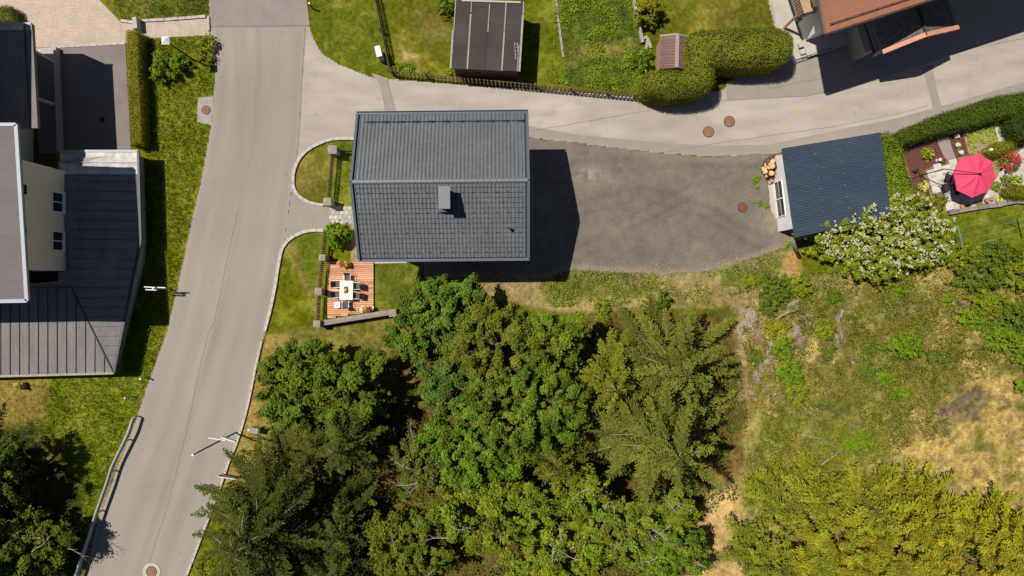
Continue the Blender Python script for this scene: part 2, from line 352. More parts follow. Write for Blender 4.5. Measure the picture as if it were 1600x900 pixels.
# zone list: polygon, albedo, feather, grass height, grass density 0..1
LAWN = (.114, .128, .005)
Z = [
 ([(-400, -400), (2000, -400), (2000, 1300), (-400, 1300)], LAWN, 1, .06, .35),
 ([(160, -60), (340, -60), (330, 26), (190, 34)], (.10, .125, .02), 6, .22, .9),
 ([(222, 55), (338, 50), (338, 130), (322, 230), (300, 340), (276, 450), (240, 575), (212, 650), (200, 660), (150, 620), (190, 560), (228, 400)], (.134, .158, .012), 6, .26, 1.),
 ([(60, 590), (240, 560), (215, 650), (135, 830), (60, 760), (40, 660)], (.138, .178, .013), 12, .28, 1.),
 ([(-200, 592), (80, 592), (72, 650), (40, 670), (-200, 700)], (.25, .185, .055), 10, .10, .5),
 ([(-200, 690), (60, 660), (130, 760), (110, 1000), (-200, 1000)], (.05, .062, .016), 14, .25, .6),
 ([(205, 655), (216, 655), (170, 770), (140, 870), (126, 900), (118, 900), (150, 800)], (.27, .19, .10), 3, .12, .3),
 ([(585, -60), (710, -60), (706, 115), (610, 112)], (.118, .128, .012), 6, .05, .4),
 ([(480, -60), (590, -60), (610, 112), (570, 112), (500, 80)], (.105, .132, .012), 5, .08, .5),
 ([(655, 20), (690, 20), (700, 60), (670, 70), (650, 50)], (.17, .14, .04), 12, .05, .2),
 ([(630, 75), (655, 85), (654, 100), (628, 92)], (.30, .21, .12), 5, .03, .05),
 ([(870, -40), (990, -40), (1003, 80), (1000, 150), (880, 130)], (.095, .128, .022), 5, .2, .8),
 ([(905, 75), (985, 62), (990, 75), (912, 95)], (.24, .18, .07), 8, .08, .3),
 ([(818, -40), (868, -40), (882, 125), (838, 125)], (.118, .14, .012), 4, .06, .4),
 ([(1010, -40), (1200, -40), (1215, 60), (1080, 50), (1020, 50)], (.12, .128, .016), 6, .06, .4),
 ([(1090, 5), (1150, 5), (1150, 40), (1095, 40)], (.18, .155, .035), 14, .06, .3),
 (island_poly, (.125, .13, .024), 2, .05, .4),
 ([(455, 250), (490, 240), (495, 300), (460, 300)], (.175, .145, .045), 9, .04, .3),
 ([(520, 215), (560, 215), (560, 330), (512, 322)], (.105, .135, .015), 2, .10, .6),
 ([(440, 385), (505, 362), (500, 510), (420, 520), (395, 640), (340, 790), (400, 900), (420, 700), (470, 560), (560, 545), (560, 500), (500, 505)], (.16, .14, .038), 6, .07, .4),
 ([(470, 362), (505, 362), (498, 450), (480, 440), (465, 400)], (.105, .14, .014), 8, .05, .4),
 ([(415, 520), (470, 530), (430, 660), (395, 760), (340, 780)], (.27, .20, .075), 8, .09, .5),
 ([(583, 408), (760, 408), (760, 470), (640, 480), (585, 490)], (.105, .13, .018), 4, .05, .4),
 ([(500, 505), (760, 480), (740, 620), (640, 640), (560, 560)], (.15, .135, .035), 10, .08, .4),
 ([(560, 560), (900, 480), (1240, 500), (1240, 900), (1200, 1000), (300, 1000), (400, 720)], (.12, .085, .035), 16, .15, .4),
 ([(745, 436), (850, 436), (900, 424), (1030, 430), (1100, 426), (1200, 396), (1250, 390), (1255, 440), (1160, 480), (1030, 480), (900, 490), (760, 470)], (.30, .235, .125), 5, .10, .35),
 ([(855, 424), (1010, 424), (1030, 440), (1000, 465), (850, 475), (840, 450)], (.17, .18, .045), 7, .18, .9),
 ([(1120, 425), (1190, 392), (1230, 400), (1210, 440), (1130, 450)], (.15, .165, .05), 7, .18, .8),
 ([(1228, 392), (1250, 392), (1252, 430), (1228, 425)], (.34, .21, .09), 5, .12, .5),
 ([(1150, 440), (2000, 380), (2000, 1300), (1150, 1300), (1120, 900), (1180, 640)], (.25, .205, .095), 10, .16, .9),
 ([(1150, 470), (1220, 480), (1210, 640), (1190, 700), (1165, 650)], (.27, .195, .125), 10, .10, .4),
 ([(1235, 490), (1300, 480), (1340, 560), (1330, 620), (1260, 560)], (.215, .17, .13), 12, .10, .3),
 ([(1250, 530), (1280, 522), (1282, 552), (1262, 555)], (.40, .27, .14), 7, .06, .3),
 ([(1310, 500), (1470, 480), (1540, 560), (1500, 640), (1330, 660)], (.195, .172, .062), 22, .15, .9),
 ([(1440, 430), (1500, 440), (1515, 540), (1470, 520)], (.34, .26, .12), 14, .15, .6),
 ([(1540, 530), (2000, 560), (2000, 860), (1600, 810), (1480, 740), (1390, 700), (1380, 690), (1480, 630), (1500, 580)], (.40, .29, .135), 26, .15, .8),
 ([(1560, 540), (1620, 530), (1620, 600), (1570, 590)], (.17, .165, .045), 10, .15, .7),
 ([(1470, 625), (1530, 608), (1555, 628), (1510, 655), (1470, 665), (1450, 660)], (.15, .11, .085), 6, .05, .12),
 ([(1180, 640), (1390, 640), (1400, 700), (1350, 760), (1170, 800)], (.19, .20, .048), 22, .18, 1.),
 ([(1100, 770), (1150, 760), (1160, 900), (1160, 1000), (1090, 1000), (1085, 830)], (.40, .27, .15), 6, .05, .15),
 ([(1400, 205), (1600, 150), (2000, 100), (2000, 330), (1600, 325), (1482, 334), (1420, 300)], (.22, .17, .11), 3, .04, .1),
 ([(1480, 333), (1600, 318), (2000, 330), (2000, 400), (1600, 385), (1500, 400), (1470, 360)], (.125, .155, .012), 3, .06, .5),
]
def zones(px, py):
    hl_ = 10 + 45 * sm(1120, 1180, px) * sm(440, 480, py); wx = px + hl_ * (fbm(px, py, 22, 11, 4) - .5); wy = py + hl_ * (fbm(px, py, 22, 12, 4) - .5)
    c = np.zeros(px.shape + (3,)); h = np.zeros(px.shape); d = np.zeros(px.shape)
    for poly, col, fe, gh, gd in Z:
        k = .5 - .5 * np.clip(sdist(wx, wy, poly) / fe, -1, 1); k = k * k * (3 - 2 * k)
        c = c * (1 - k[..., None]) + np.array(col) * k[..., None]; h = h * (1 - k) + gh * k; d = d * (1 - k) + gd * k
    # natural patchiness: dry and lush spots
    hill = sm(1140, 1200, px) * sm(430, 480, py)
    q = fbm(px, py, 46, 21, 4) - .5; s = fbm(px, py, 13, 22, 3) - .5
    tw = fbm(px, py, 6, 23, 2) - .5; c = c * (1 + .8 * q + .55 * s + 1.3 * tw * hill)[..., None]; red = np.clip(fbm(px, py, 17, 24, 3) - .55, 0, 1)[..., None] * 5 * hill[..., None]; c = c * (1 - .5 * np.clip(red, 0, 1)) + np.array((.26, .17, .115)) * .5 * np.clip(red, 0, 1)
    dry = np.clip(q * 4 * .5 + s * 2, 0, 1) * (.45 + .35 * hill); dcol = np.array((.36, .26, .10))
    c = c * (1 - dry[..., None] * .6) + dcol * dry[..., None] * .6
    g2 = np.clip(-(fbm(px, py, 24, 31, 3) - .5) * 5 - .35, 0, 1) * hill; c = c * (1 - .7 * g2[..., None]) + np.array((.095, .115, .02)) * .7 * g2[..., None]
    gr = np.clip((c[..., 1] - c[..., 0]) * 25 + .6, 0, 1)[..., None]; c = c * (1 - .05 * gr); c[..., 2] *= .7; far = sm(250, 500, np.maximum(np.abs(px - 800) - 800, np.abs(py - 450) - 450))[..., None]; c = c * (1 - far) + np.array((.085, .10, .014)) * far; return np.clip(c, .002, 1), h, d

# ------------------------------------------------------------------ terrain
gx = np.concatenate([np.linspace(-5200, -240, 26), np.arange(-200, 1801, 4.), np.linspace(1840, 6800, 26)])
gy = np.concatenate([np.linspace(-4600, -240, 24), np.arange(-200, 1101, 4.), np.linspace(1140, 5500, 24)])
PX, PY = np.meshgrid(gx, gy)
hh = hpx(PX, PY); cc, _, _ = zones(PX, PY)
s_ = (H - hh) / F
V = np.stack([(PX - 800) * s_, (450 - PY) * s_, hh], -1).reshape(-1, 3)
ny, nx = PX.shape; idx = np.arange(ny * nx).reshape(ny, nx)
Fq = np.stack([idx[1:, :-1], idx[1:, 1:], idx[:-1, 1:], idx[:-1, :-1]], -1).reshape(-1, 4)
me = npmesh('ground', V, Fq, cc.reshape(-1, 3), ['ground']); me.polygons.foreach_set('use_smooth', [True] * len(me.polygons))
tag(place('ground', me), kind='structure')

# ------------------------------------------------------------------ roads and hard surfaces
def dline(px, py, path):
    d = np.full(px.shape, 1e9)
    for (x0, y0), (x1, y1) in zip(path, path[1:]):
        ex, ey = x1 - x0, y1 - y0; t = np.clip(((px - x0) * ex + (py - y0) * ey) / (ex * ex + ey * ey), 0, 1); d = np.minimum(d, np.hypot(px - x0 - t * ex, py - y0 - t * ey))
    return d
def surface(name, poly, z, colf, mat, rag=1.5, step=2.0, seed=1):
    xs = [p[0] for p in poly]; ys = [p[1] for p in poly]; X, Y = np.meshgrid(np.arange(min(xs) - 4, max(xs) + 6, step), np.arange(min(ys) - 4, max(ys) + 6, step))
    cxm = (X[:-1, :-1] + step / 2); cym = (Y[:-1, :-1] + step / 2); d = sdist(cxm, cym, poly) + rag * 2 * (fbm(cxm, cym, 7, seed, 3) - .5)
    keep = d < 0; s = (H - z) / F; V = np.stack([(X - 800) * s, (450 - Y) * s, np.full(X.shape, z)], -1).reshape(-1, 3); idx = np.arange(X.size).reshape(X.shape)
    f = np.stack([idx[1:, :-1], idx[1:, 1:], idx[:-1, 1:], idx[:-1, :-1]], -1)[keep]; used, inv = np.unique(f, return_inverse=True)
    c = colf(X.ravel()[used], Y.ravel()[used]); return tag(place(name, npmesh(name, V[used], inv.reshape(f.shape), c, [mat])), kind='structure')
material('surf_fine', 'attr', fine=.10, fscale=16, bump=.2, bscale=30, rough=.92, spec=.15, speck=(10, .70, (.44, .39, .33)))
material('surf_gravel', 'attr', fine=.2, fscale=11, bump=.5, bscale=18, rough=.95, spec=.1, speck=(13, .69, (.32, .28, .24)))
def xroad(px, py):
    L = np.interp(py, [p[1] for p in ROAD_L], [p[0] for p in ROAD_L]); Rr = np.interp(py, [-260, 0, 42, 120, 225, 300, 380, 410, 450, 515, 570, 640, 690, 722, 760, 800, 900, 1060], [470, 479, 478, 472, 466, 455, 444, 437, 430, 415, 401, 386, 371, 358, 345, 330, 292, 240]); return (px - L) / (Rr - L)
def road_col(px, py):
    u = xroad(px, py); v = .20 * (fbm(u * 55, py * .05, 6, 51, 4) - .5) + .16 * (fbm(px, py, 90, 52, 2) - .5)
    tr = sum(np.exp(-((u - c) / .055) ** 2) for c in (.20, .42, .62, .84)); seam_ = np.exp(-((u - .5) / .03) ** 2)
    ed = np.exp(-np.minimum(np.abs(u), np.abs(1 - u)) / .035); k = 1 + v + .055 * tr - .07 * seam_ + .14 * ed
    st = np.clip(fbm(px, py, 5, 53, 3) - .74, 0, 1) * 1.2; k = k * (1 - st)
    return np.array([[.288, .254, .220]]) * k[:, None]
SIDE_MID = [(480, 110), (620, 155), (800, 176), (1000, 192), (1120, 200), (1250, 183), (1400, 150), (1600, 96), (1750, 55)]
def side_col(px, py):
    d = dline(px, py, SIDE_MID); v = .30 * (fbm(px * .35 + py * .12, py * 1.6, 14, 54, 4) - .5) + .28 * (fbm(px, py, 70, 55, 3) - .5)
    k = 1 + v + .05 * np.exp(-((d - 16) / 7) ** 2) - .06 * np.exp(-(d / 6) ** 2) - .07 * sm(26, 60, d); st = np.clip(fbm(px, py, 12, 56, 4) - .66, 0, 1) * .7
    c = np.array([[.372, .327, .279]]) * (k * (1 - st))[:, None]
    for (x, y, r) in ((1245, 175, 4), (1282, 175, 4), (1297, 172, 3), (1173, 184, 3), (1160, 211, 2.5), (1205, 178, 2)): w = np.exp(-((px - x) ** 2 + (py - y) ** 2) / r ** 2)[:, None] * .7; c = c * (1 - w) + np.array([[.55, .33, .12]]) * w
    return c
def lot_col(px, py):
    v = .45 * (fbm(px, py, 50, 57, 4) - .5) + .35 * (fbm(px, py, 9, 58, 3) - .5); e = -sdist(px, py, lot_poly); k = 1 + v
    for path, o in (([(830, 300), (900, 262), (1050, 252), (1190, 250)], 0), ([(900, 400), (980, 350), (1080, 300), (1200, 262)], 0), ([(860, 340), (1000, 300), (1100, 330), (1190, 380)], 0)): k = k - .10 * np.exp(-(np.abs(dline(px, py, path) - 9) / 4) ** 2)
    c = np.array([[.172, .146, .124]]) * k[:, None]
    w = (sm(14, 0, e) * sm(225, 260, py) * (.25 + .75 * fbm(px, py, 8, 59, 3)))[:, None]; c = c * (1 - w * .75) + np.array([[.33, .265, .175]]) * w * .75
    w = (np.exp(-(((px - 1215) / 26) ** 2 + ((py - 345) / 26) ** 2)) * .7 * fbm(px, py, 7, 60, 3) * 1.5)[:, None]; c = c * (1 - w) + np.array([[.33, .28, .13]]) * w
    w = (np.exp(-(((px - 920) / 24) ** 2 + ((py - 273) / 11) ** 2)) * np.clip(fbm(px, py, 9, 61, 3) * 2.6 - .7, 0, 1))[:, None]; c = c * (1 - w * .8) + np.array([[.36, .33, .28]]) * w * .8
    w = (np.exp(-(((px - 960) / 30) ** 2 + ((py - 283) / 9) ** 2)) * fbm(px, py, 8, 62, 3))[:, None]; c = c * (1 - w * .4) + np.array([[.30, .26, .20]]) * w * .4
    g = (np.clip(fbm(px, py, 5, 63, 2) - .80, 0, 1) * 5)[:, None]; return c * (1 - g) + np.array([[.12, .15, .03]]) * g
surface('road', road_poly, 0.0, road_col, 'surf_fine', .8)
sheet('road_patch', [(331, -260), (327, 0), (328, 42), (477, 42), (484, 40), (479, 0), (470, -260)], .004, 'asphalt_patch')
surface('side_road', side_poly, .004, side_col, 'surf_fine', .8)
sheet('driveway_apron', apron_poly, .008, 'side_patch', .5)
surface('gravel_lot', lot_poly, .018, lot_col, 'surf_gravel', 3.5)
sheet('paved_courtyard', court_poly, .002, 'paver', .5)
sheet('asphalt_yard', yard_poly, .008, 'yard_asphalt')
sheet('concrete_pad', [(309, 153), (334, 150), (331, 196), (308, 190)], .006, 'concrete', .8)
sheet('trench_patch', [(580, 114), (606, 122), (612, 150), (619, 178), (603, 180), (598, 145), (590, 128)], .008, 'side_patch', .5)
sheet('trench_patch', [(1440, 105), (1456, 100), (1464, 140), (1472, 170), (1460, 176), (1448, 130)], .016, 'side_patch', .5)
sheet('road_verge', [(823, 196), (900, 210), (1000, 220), (1110, 228), (1200, 226), (1300, 205), (1400, 185), (1500, 158), (1600, 128), (1680, 110), (1680, 130), (1600, 146), (1500, 183), (1405, 212), (1350, 230), (1200, 241), (1110, 244), (1000, 235), (900, 222), (823, 213)], .012, 'side_patch', .8)
sheet('concrete_yard', [(1135, 128), (1230, 95), (1245, 90), (1310, 72), (1600, -40), (1750, -110), (1750, -5), (1600, 48), (1480, 88), (1400, 115), (1295, 145), (1262, 150), (1135, 157)], .008, 'asphalt_patch' if False else 'side_patch', .5)
sheet('concrete_path', [(1202, -30), (1228, -30), (1250, 60), (1262, 92), (1245, 97), (1225, 88), (1214, 50)], .012, 'pale_concrete')
def thin_line(pts, w=.42, z=.026):
    p = densify(pts, 8, 1.0, 4, closed=False); L = []; R = []
    for i, q in enumerate(p):
        a = np.array(p[max(i - 1, 0)]); b = np.array(p[min(i + 1, len(p) - 1)]); d = (b - a) / np.hypot(*(b - a)); nrm = np.array([-d[1], d[0]]) * w / 2
        L.append(W(*(np.array(q) + nrm), z)); R.append(W(*(np.array(q) - nrm), z))
    return L, R
mb = MB()  # thin dark lines over the paving, surface joints among them
for pts in ([(823, 206), (1022, 171)], [(1130, 157), (1260, 150), (1294, 143)], [(1200, 138), (1290, 121), (1400, 98), (1600, 60)], [(1480, 88), (1600, 48)],
            [(885, 264), (950, 253), (1050, 236)], [(1050, 236), (1130, 222), (1200, 212)], [(1200, 212), (1300, 198), (1400, 178), (1450, 165)],
            [(328, 42), (480, 40)], [(605, 124), (612, 150), (619, 178)], [(578, 120), (597, 145), (603, 178)]):
    L, R = thin_line(pts)
    for i in range(len(L) - 1): mb.add([L[i], R[i], R[i + 1], L[i + 1]], [(0, 1, 2, 3)])
tag(mb.build('road_lines', 'dark_line'), kind='structure')
material('road_seam', (.258, .222, .186)); mb = MB()
for pts in ([(372, 325), (360, 380), (346, 450), (334, 505), (325, 520), (315, 560), (290, 680), (262, 790), (225, 900)], [(235, 590), (258, 525), (275, 460), (300, 345)]):
    L, R = thin_line(pts, .34)
    for i in range(len(L) - 1): mb.add([L[i], R[i], R[i + 1], L[i + 1]], [(0, 1, 2, 3)])
L, R = thin_line([(477, 42), (474, 90), (472, 120), (466, 225), (459, 270)], 1.0)
for i in range(len(L) - 1): mb.add([L[i], R[i], R[i + 1], L[i + 1]], [(0, 1, 2, 3)])
tag(mb.build('road_seams', 'road_seam'), kind='structure')

def kerb(path, w=.22, z=.11, mat='kerb_stone', seg=.48):
    pts = [W(x, y, 0) for x, y in densify(smoothpath(path, 6), 2, closed=False)]; mb = MB(); acc = 0; start = pts[0]
    for a, b in zip(pts, pts[1:]):
        if (b - start).length >= seg:
            d = (b - start).normalized(); j = random.uniform(-.012, .012); mb.bar(start + Vector((0, 0, z / 2 + j)), b - d * .03 + Vector((0, 0, z / 2 + j)), w, z + .04); start = b
    return tag(mb.build('kerb', mat), kind='structure')
kerb([(556, 217), (525, 217), (505, 222), (480, 235), (464, 255), (458, 280), (462, 300), (480, 315), (506, 321)])
kerb([(506, 360), (480, 361), (455, 372), (442, 387), (436, 412), (430, 450), (422, 488), (414, 518)])
kerb([(409, 534), (401, 570), (386, 640), (371, 690), (358, 722), (345, 760), (330, 800), (292, 900), (270, 960)], w=.16)
kerb([(190, 33), (213, 36)], w=.2); kerb([(223, 33), (260, 31), (325, 26)], w=.2); kerb([(326, 26), (327, 55)], w=.16)
kerb([(868, -10), (872, 30), (876, 60), (880, 90)], w=.16, z=.06, mat='concrete')
kerb([(195, 68), (140, 71), (84, 74)], w=.14, z=.03)

# flagstones in front of the entrance
fs = empty('flagstone_path', W(536, 336, 0)); fs['kind'] = 'structure'
sheet('path_bed', [(514, 322), (558, 322), (559, 351), (514, 350)], .004, 'concrete')
rr = random.Random(4)
for iy in range(4):
    for ix in range(6):
        cx = 517.5 + ix * 7.2 + (iy % 2) * 2.4; cy = 325.5 + iy * 7.0
        k = rr.randint(5, 6); ph = rr.random() * 6
        pl = [(W(cx, cy).x + .17 * rr.uniform(.85, 1.1) * math.cos(ph + 6.283 * a / k), W(cx, cy).y + .16 * rr.uniform(.85, 1.1) * math.sin(ph + 6.283 * a / k)) for a in range(k)]
        o = fs.location; MB().prism([(p[0] - o.x, p[1] - o.y) for p in pl], 0, .03 + rr.random() * .01).build('flagstone', 'flag', fs)
sheet('gravel_strip', [(548, 352), (560, 350), (572, 408), (548, 408)], .002, 'soil', 1.5)
sheet('terrace_strip', [(583, 404), (636, 404), (636, 411), (583, 412)], .03, 'pale_concrete')

# manhole covers
def manhole(px, py, r, mat, label, ring=None, grate=False, z=.03):
    e = empty('manhole_cover', W(px, py, 0), .3, label, 'manhole cover')
    MB().disc((0, 0), r * .93, z, z + .012, 28).build('plate', mat, e); MB().disc((0, 0), r * 1.03, z - .008, z + .004, 28).build('rim', 'dark_iron' if mat != 'dark_iron' else 'concrete', e)
    mb = MB()
    if grate:
        for k in range(-4, 5):
            L = math.sqrt(max(r * r - (k * r / 5) ** 2, 0)) * .9; mb.cbox((0, k * r / 5, z + .016), 2 * L, r * .06, .012)
        mb.build('grate_bars', 'dark_iron', e)
    else:
        for k in range(-4, 5):
            L = math.sqrt(max(r * r - (k * r / 5) ** 2, 0)) * .8; mb.cbox((0, k * r / 5, z + .014), 2 * L, r * .05, .006)
        mb.build('raised_pattern', mat, e)
    if ring: MB().disc((0, 0), ring, z - .016, z + .004, 28).build('concrete_ring', 'pale_concrete', e)
manhole(1107, 206, .41, 'rust_iron', 'reddish round manhole cover, the lower left of the pair on the side road')
manhole(1139.5, 190, .41, 'rust_iron', 'reddish round manhole cover, the upper right of the pair on the side road')
manhole(1160, 324, .36, 'orange_iron', 'orange rusty round drain grate in the grey gravel lot', grate=True, z=.03)
manhole(237, 893, .40, 'rust_iron', 'worn reddish manhole cover in a pale ring at the bottom of the road', ring=.66)
manhole(322, 172, .33, 'rust_iron', 'small rusty manhole cover on the concrete pad beside the main road')
manhole(160, 187, .25, 'dark_iron', 'small dark drain cover in the shaded asphalt yard')

# ------------------------------------------------------------------ main house
def wpt(root, v): return local(root, v)
hc = Vector((-4.52, 6.70, 0)); HL, HWd = 11.05, 9.45
he = empty('house', hc, math.radians(.55), 'detached house with dark grey tiled gable roof and small chimney beside the gravel lot', 'house')
EZ, RZ = 6.2, 8.2; hw = HWd / 2; hl = HL / 2
wb = MB()
ix, iy = hl - .55, hw - .75
gz_ = RZ - .35; ez_ = EZ + .05
wb.add([(-ix, -iy, -.05), (ix, -iy, -.05), (ix, iy, -.05), (-ix, iy, -.05), (-ix, -iy, ez_), (ix, -iy, ez_), (ix, iy, ez_), (-ix, iy, ez_), (-ix, 0, gz_), (ix, 0, gz_)],
       [(0, 1, 5, 4), (2, 3, 7, 6), (1, 2, 6, 9, 5), (3, 0, 4, 8, 7), (4, 5, 9, 8), (6, 7, 8, 9)])
wb.build('wall', 'white_plaster', he)
def window(parent, c, w, h, axis, name='window', glass='glass', frame='window_frame', d=.06):
    # axis: outward unit normal (x,y)
    nx_, ny_ = axis; rz = math.atan2(ny_, nx_)
    f = MB(); R = Matrix.Rotation(rz, 3, 'Z'); t = .07
    for (dy, dz, sy, sz) in ((0, h / 2 - t / 2, w, t), (0, -h / 2 + t / 2, w, t), (-w / 2 + t / 2, 0, t, h - 2 * t), (w / 2 - t / 2, 0, t, h - 2 * t), (0, 0, t * .8, h - 2 * t)):
        f.cbox(Vector(c) + R @ Vector((d / 2, dy, dz)), d, sy, sz, R=R)
    fo = f.build(name, frame, parent)
    g = MB(); g.cbox(Vector(c) + R @ Vector((.012, 0, 0)), .02, w - 2 * t, h - 2 * t, R=R); g.build('pane', glass, fo)
    s = MB(); s.cbox(Vector(c) + R @ Vector((.08, 0, -h / 2 - .03)), .18, w + .1, .04, R=R); s.build('sill', frame, fo)
for z in (1.6, 4.5):
    for x in (-3, 0, 3): window(he, (x, -iy, z), 1.2, 1.3, (0, -1)); window(he, (x, iy, z), 1.1, 1.2, (0, 1))
    for y in (-2, 2): window(he, (ix, y, z), 1.1, 1.2, (1, 0)); window(he, (-ix, y, z), 1.1, 1.2, (-1, 0))
# roof decking
rf = MB()
dz = .10
rf.add([(-hl, -hw, EZ - dz), (hl, -hw, EZ - dz), (hl, 0, RZ - dz), (-hl, 0, RZ - dz), (-hl, hw, EZ - dz), (hl, hw, EZ - dz),
        (-hl, -hw, EZ), (hl, -hw, EZ), (hl, 0, RZ), (-hl, 0, RZ), (-hl, hw, EZ), (hl, hw, EZ)],
       [(3, 2, 1, 0), (4, 5, 2, 3), (6, 7, 8, 9), (9, 8, 11, 10), (0, 1, 7, 6), (5, 4, 10, 11), (1, 2, 8, 7), (2, 5, 11, 8), (3, 0, 6, 9), (4, 3, 9, 10)])
roof = rf.build('roof', 'seam_dark', he)
sl_len = math.hypot(hw, RZ - EZ); ang = math.atan2(RZ - EZ, hw)
def tilefield(sgn):
    rows = 15; cols = 44; x0, x1 = -hl + .16, hl - .16; cw = (x1 - x0) / cols; rh = (sl_len - .12) / rows
    prof = [(0, .055), (.16, .065), (.30, .022), (.62, .014), (.90, .020), (.97, .004)]
    v = []; f = []; rg = random.Random(3)
    for r in range(rows):
        for c in range(cols):
            a = (r * rh + .02, (r + 1) * rh + .05); xs = x0 + c * cw; b = len(v); j = rg.uniform(-.004, .004)
            for k, (t, lift) in enumerate(((a[0], .070), (a[1], .002))):
                for u, zz in prof:
                    d = t; y = -(hw - d * math.cos(ang)) * sgn; z = EZ + d * math.sin(ang) + (zz + lift + j) / math.cos(ang)
                    v.append(((xs + u * cw) , y, z))
            for u, zz in prof:
                d = a[0]; v.append((xs + u * cw, -(hw - d * math.cos(ang)) * sgn, EZ + d * math.sin(ang)))
            n = len(prof)
            for k in range(n - 1):
                q = (b + k, b + k + 1, b + n + k + 1, b + n + k); w_ = (b + 2 * n + k, b + 2 * n + k + 1, b + k + 1, b + k)
                f += [q, w_] if sgn > 0 else [q[::-1], w_[::-1]]
    me = bpy.data.meshes.new('roof_tiles'); me.from_pydata(v, [], f); me.materials.append(M['roof_tile']); me.update()
    o = place('roof_tiles', me, he); o['kind'] = 'stuff'; return o
tilefield(1); tilefield(-1)
# ridge tiles
rm = MB()
rm.add([(-.19, -.14, -.045), (.19, -.14, -.045), (.19, -.06, .03), (-.19, -.06, .03), (-.19, .06, .03), (.19, .06, .03), (-.19, .14, -.045), (.19, .14, -.045), (-.19, -.15, -.09), (.19, -.15, -.09), (-.19, .15, -.09), (.19, .15, -.09)],
       [(0, 1, 2, 3), (3, 2, 5, 4), (4, 5, 7, 6), (8, 9, 1, 0), (6, 7, 11, 10), (1, 9, 11, 7, 5, 2), (0, 3, 4, 6, 10, 8)])
rmesh = rm.mesh('ridge_tile', 'ridge_cap')
for k in range(28):
    place('ridge_tile', rmesh, he, (-hl + .2 + k * (HL - .4) / 27, 0, RZ + .11 + (k % 2) * .008))
# barge boards, gutters
for sx in (-1, 1):
    for sy in (-1, 1):
        b = MB(); b.bar((sx * (hl + .03), sy * (hw + .03), EZ + .02), (sx * (hl + .03), 0, RZ + .06), .16, .22); b.build('barge_board', 'roof_trim', he)
for sy in (-1, 1):
    b = MB(); n = 7
    pts = [(0.10 * math.cos(a), .10 * math.sin(a)) for a in [math.pi + math.pi * k / n for k in range(n + 1)]]
    vs = [(x, sy * (hw + .10) + u, EZ + .02 + w) for x in (-hl - .1, hl + .1) for u, w in pts]
    b.add(vs, [(k, k + 1, n + 2 + k, n + 1 + k) for k in range(n)]); b.bar((-hl - .1, sy * (hw + .21), EZ + .03), (hl + .1, sy * (hw + .21), EZ + .03), .035, .03); b.build('gutter', 'roof_trim', he)
# snow guards
g = MB(); c = (HL - .32) / 44; rh = (sl_len - .12) / 15
for r in (1, 3, 5, 7, 9, 11, 13):
    for k in range(0, 44, 3):
        kk = k + (r // 2 % 2) * 1.5 + .5; d = r * rh + .05
        if kk < 44: g.cbox((-hl + .16 + kk * c, -(hw - d * math.cos(ang)), EZ + d * math.sin(ang) + .13), .045, .06, .07)
for k in range(0, 44, 2): g.cbox((-hl + .2 + k * c, -(hw - .08), EZ + .12), .08, .10, .07)
sg = g.build('snow_guard', 'dark_iron', he); sg['kind'] = 'stuff'
d0 = .62; yy = hw - d0 * math.cos(ang); zz = EZ + d0 * math.sin(ang) + .03
b = MB(); b.tube([(-hl + .5, yy, zz + .17), (hl - .3, yy, zz + .17)], .022); b.tube([(-hl + .5, yy, zz + .25), (hl - .3, yy, zz + .25)], .018); b.build('snow_rail', 'roof_trim', he)
bk = MB(); bk.cbox((0, 0, .16), .20, .06, .26); bk.cbox((0, -.10, .09), .34, .34, .05)
bkm = bk.mesh('rail_bracket', 'blue_side')
for k in range(11): place('rail_bracket', bkm, he, (-hl + .9 + k * .98, yy, zz))
# chimney and vent
cp = local(he, W(694, 308.5, 9.15))
ch = MB(); ch.cbox((cp.x, cp.y, 8.25), .58, 1.18, 1.6); cho = ch.build('chimney', 'roof_trim', he)
MB().cbox((cp.x, cp.y, 9.13), .72, 1.38, .07).build('chimney_cap', 'ridge_cap', cho)
MB().cbox((cp.x, cp.y, 7.68), .8, 1.5, .5).build('flashing', 'seam_dark', cho)
vp = local(he, W(795, 357, 7.2)); vz = EZ + (vp.y + hw) * math.tan(ang)
v_ = MB(); v_.tube([(vp.x, vp.y, vz - .1), (vp.x, vp.y, vz + .55)], .06, 10); v_.disc((vp.x, vp.y), .11, vz + .55, vz + .6, 12); vo = v_.build('vent_pipe', 'dark_iron', he)
b = MB(); b.add([(vp.x - .14, vp.y - .4, vz + .09 - .17), (vp.x + .14, vp.y - .4, vz + .09 - .17), (vp.x + .14, vp.y + .25, vz + .09 + .106), (vp.x - .14, vp.y + .25, vz + .09 + .106)], [(0, 1, 2, 3)]); b.build('vent_flashing', 'ridge_cap', vo)

# ------------------------------------------------------------------ left building
lb = empty('apartment_house', W(60, 400, 0), 0, 'large pale building with flat grey upper roof above a dark standing seam lower roof', 'building')
lo = Vector(lb.location)
def LW(px, py, z): return W(px, py, z) - lo
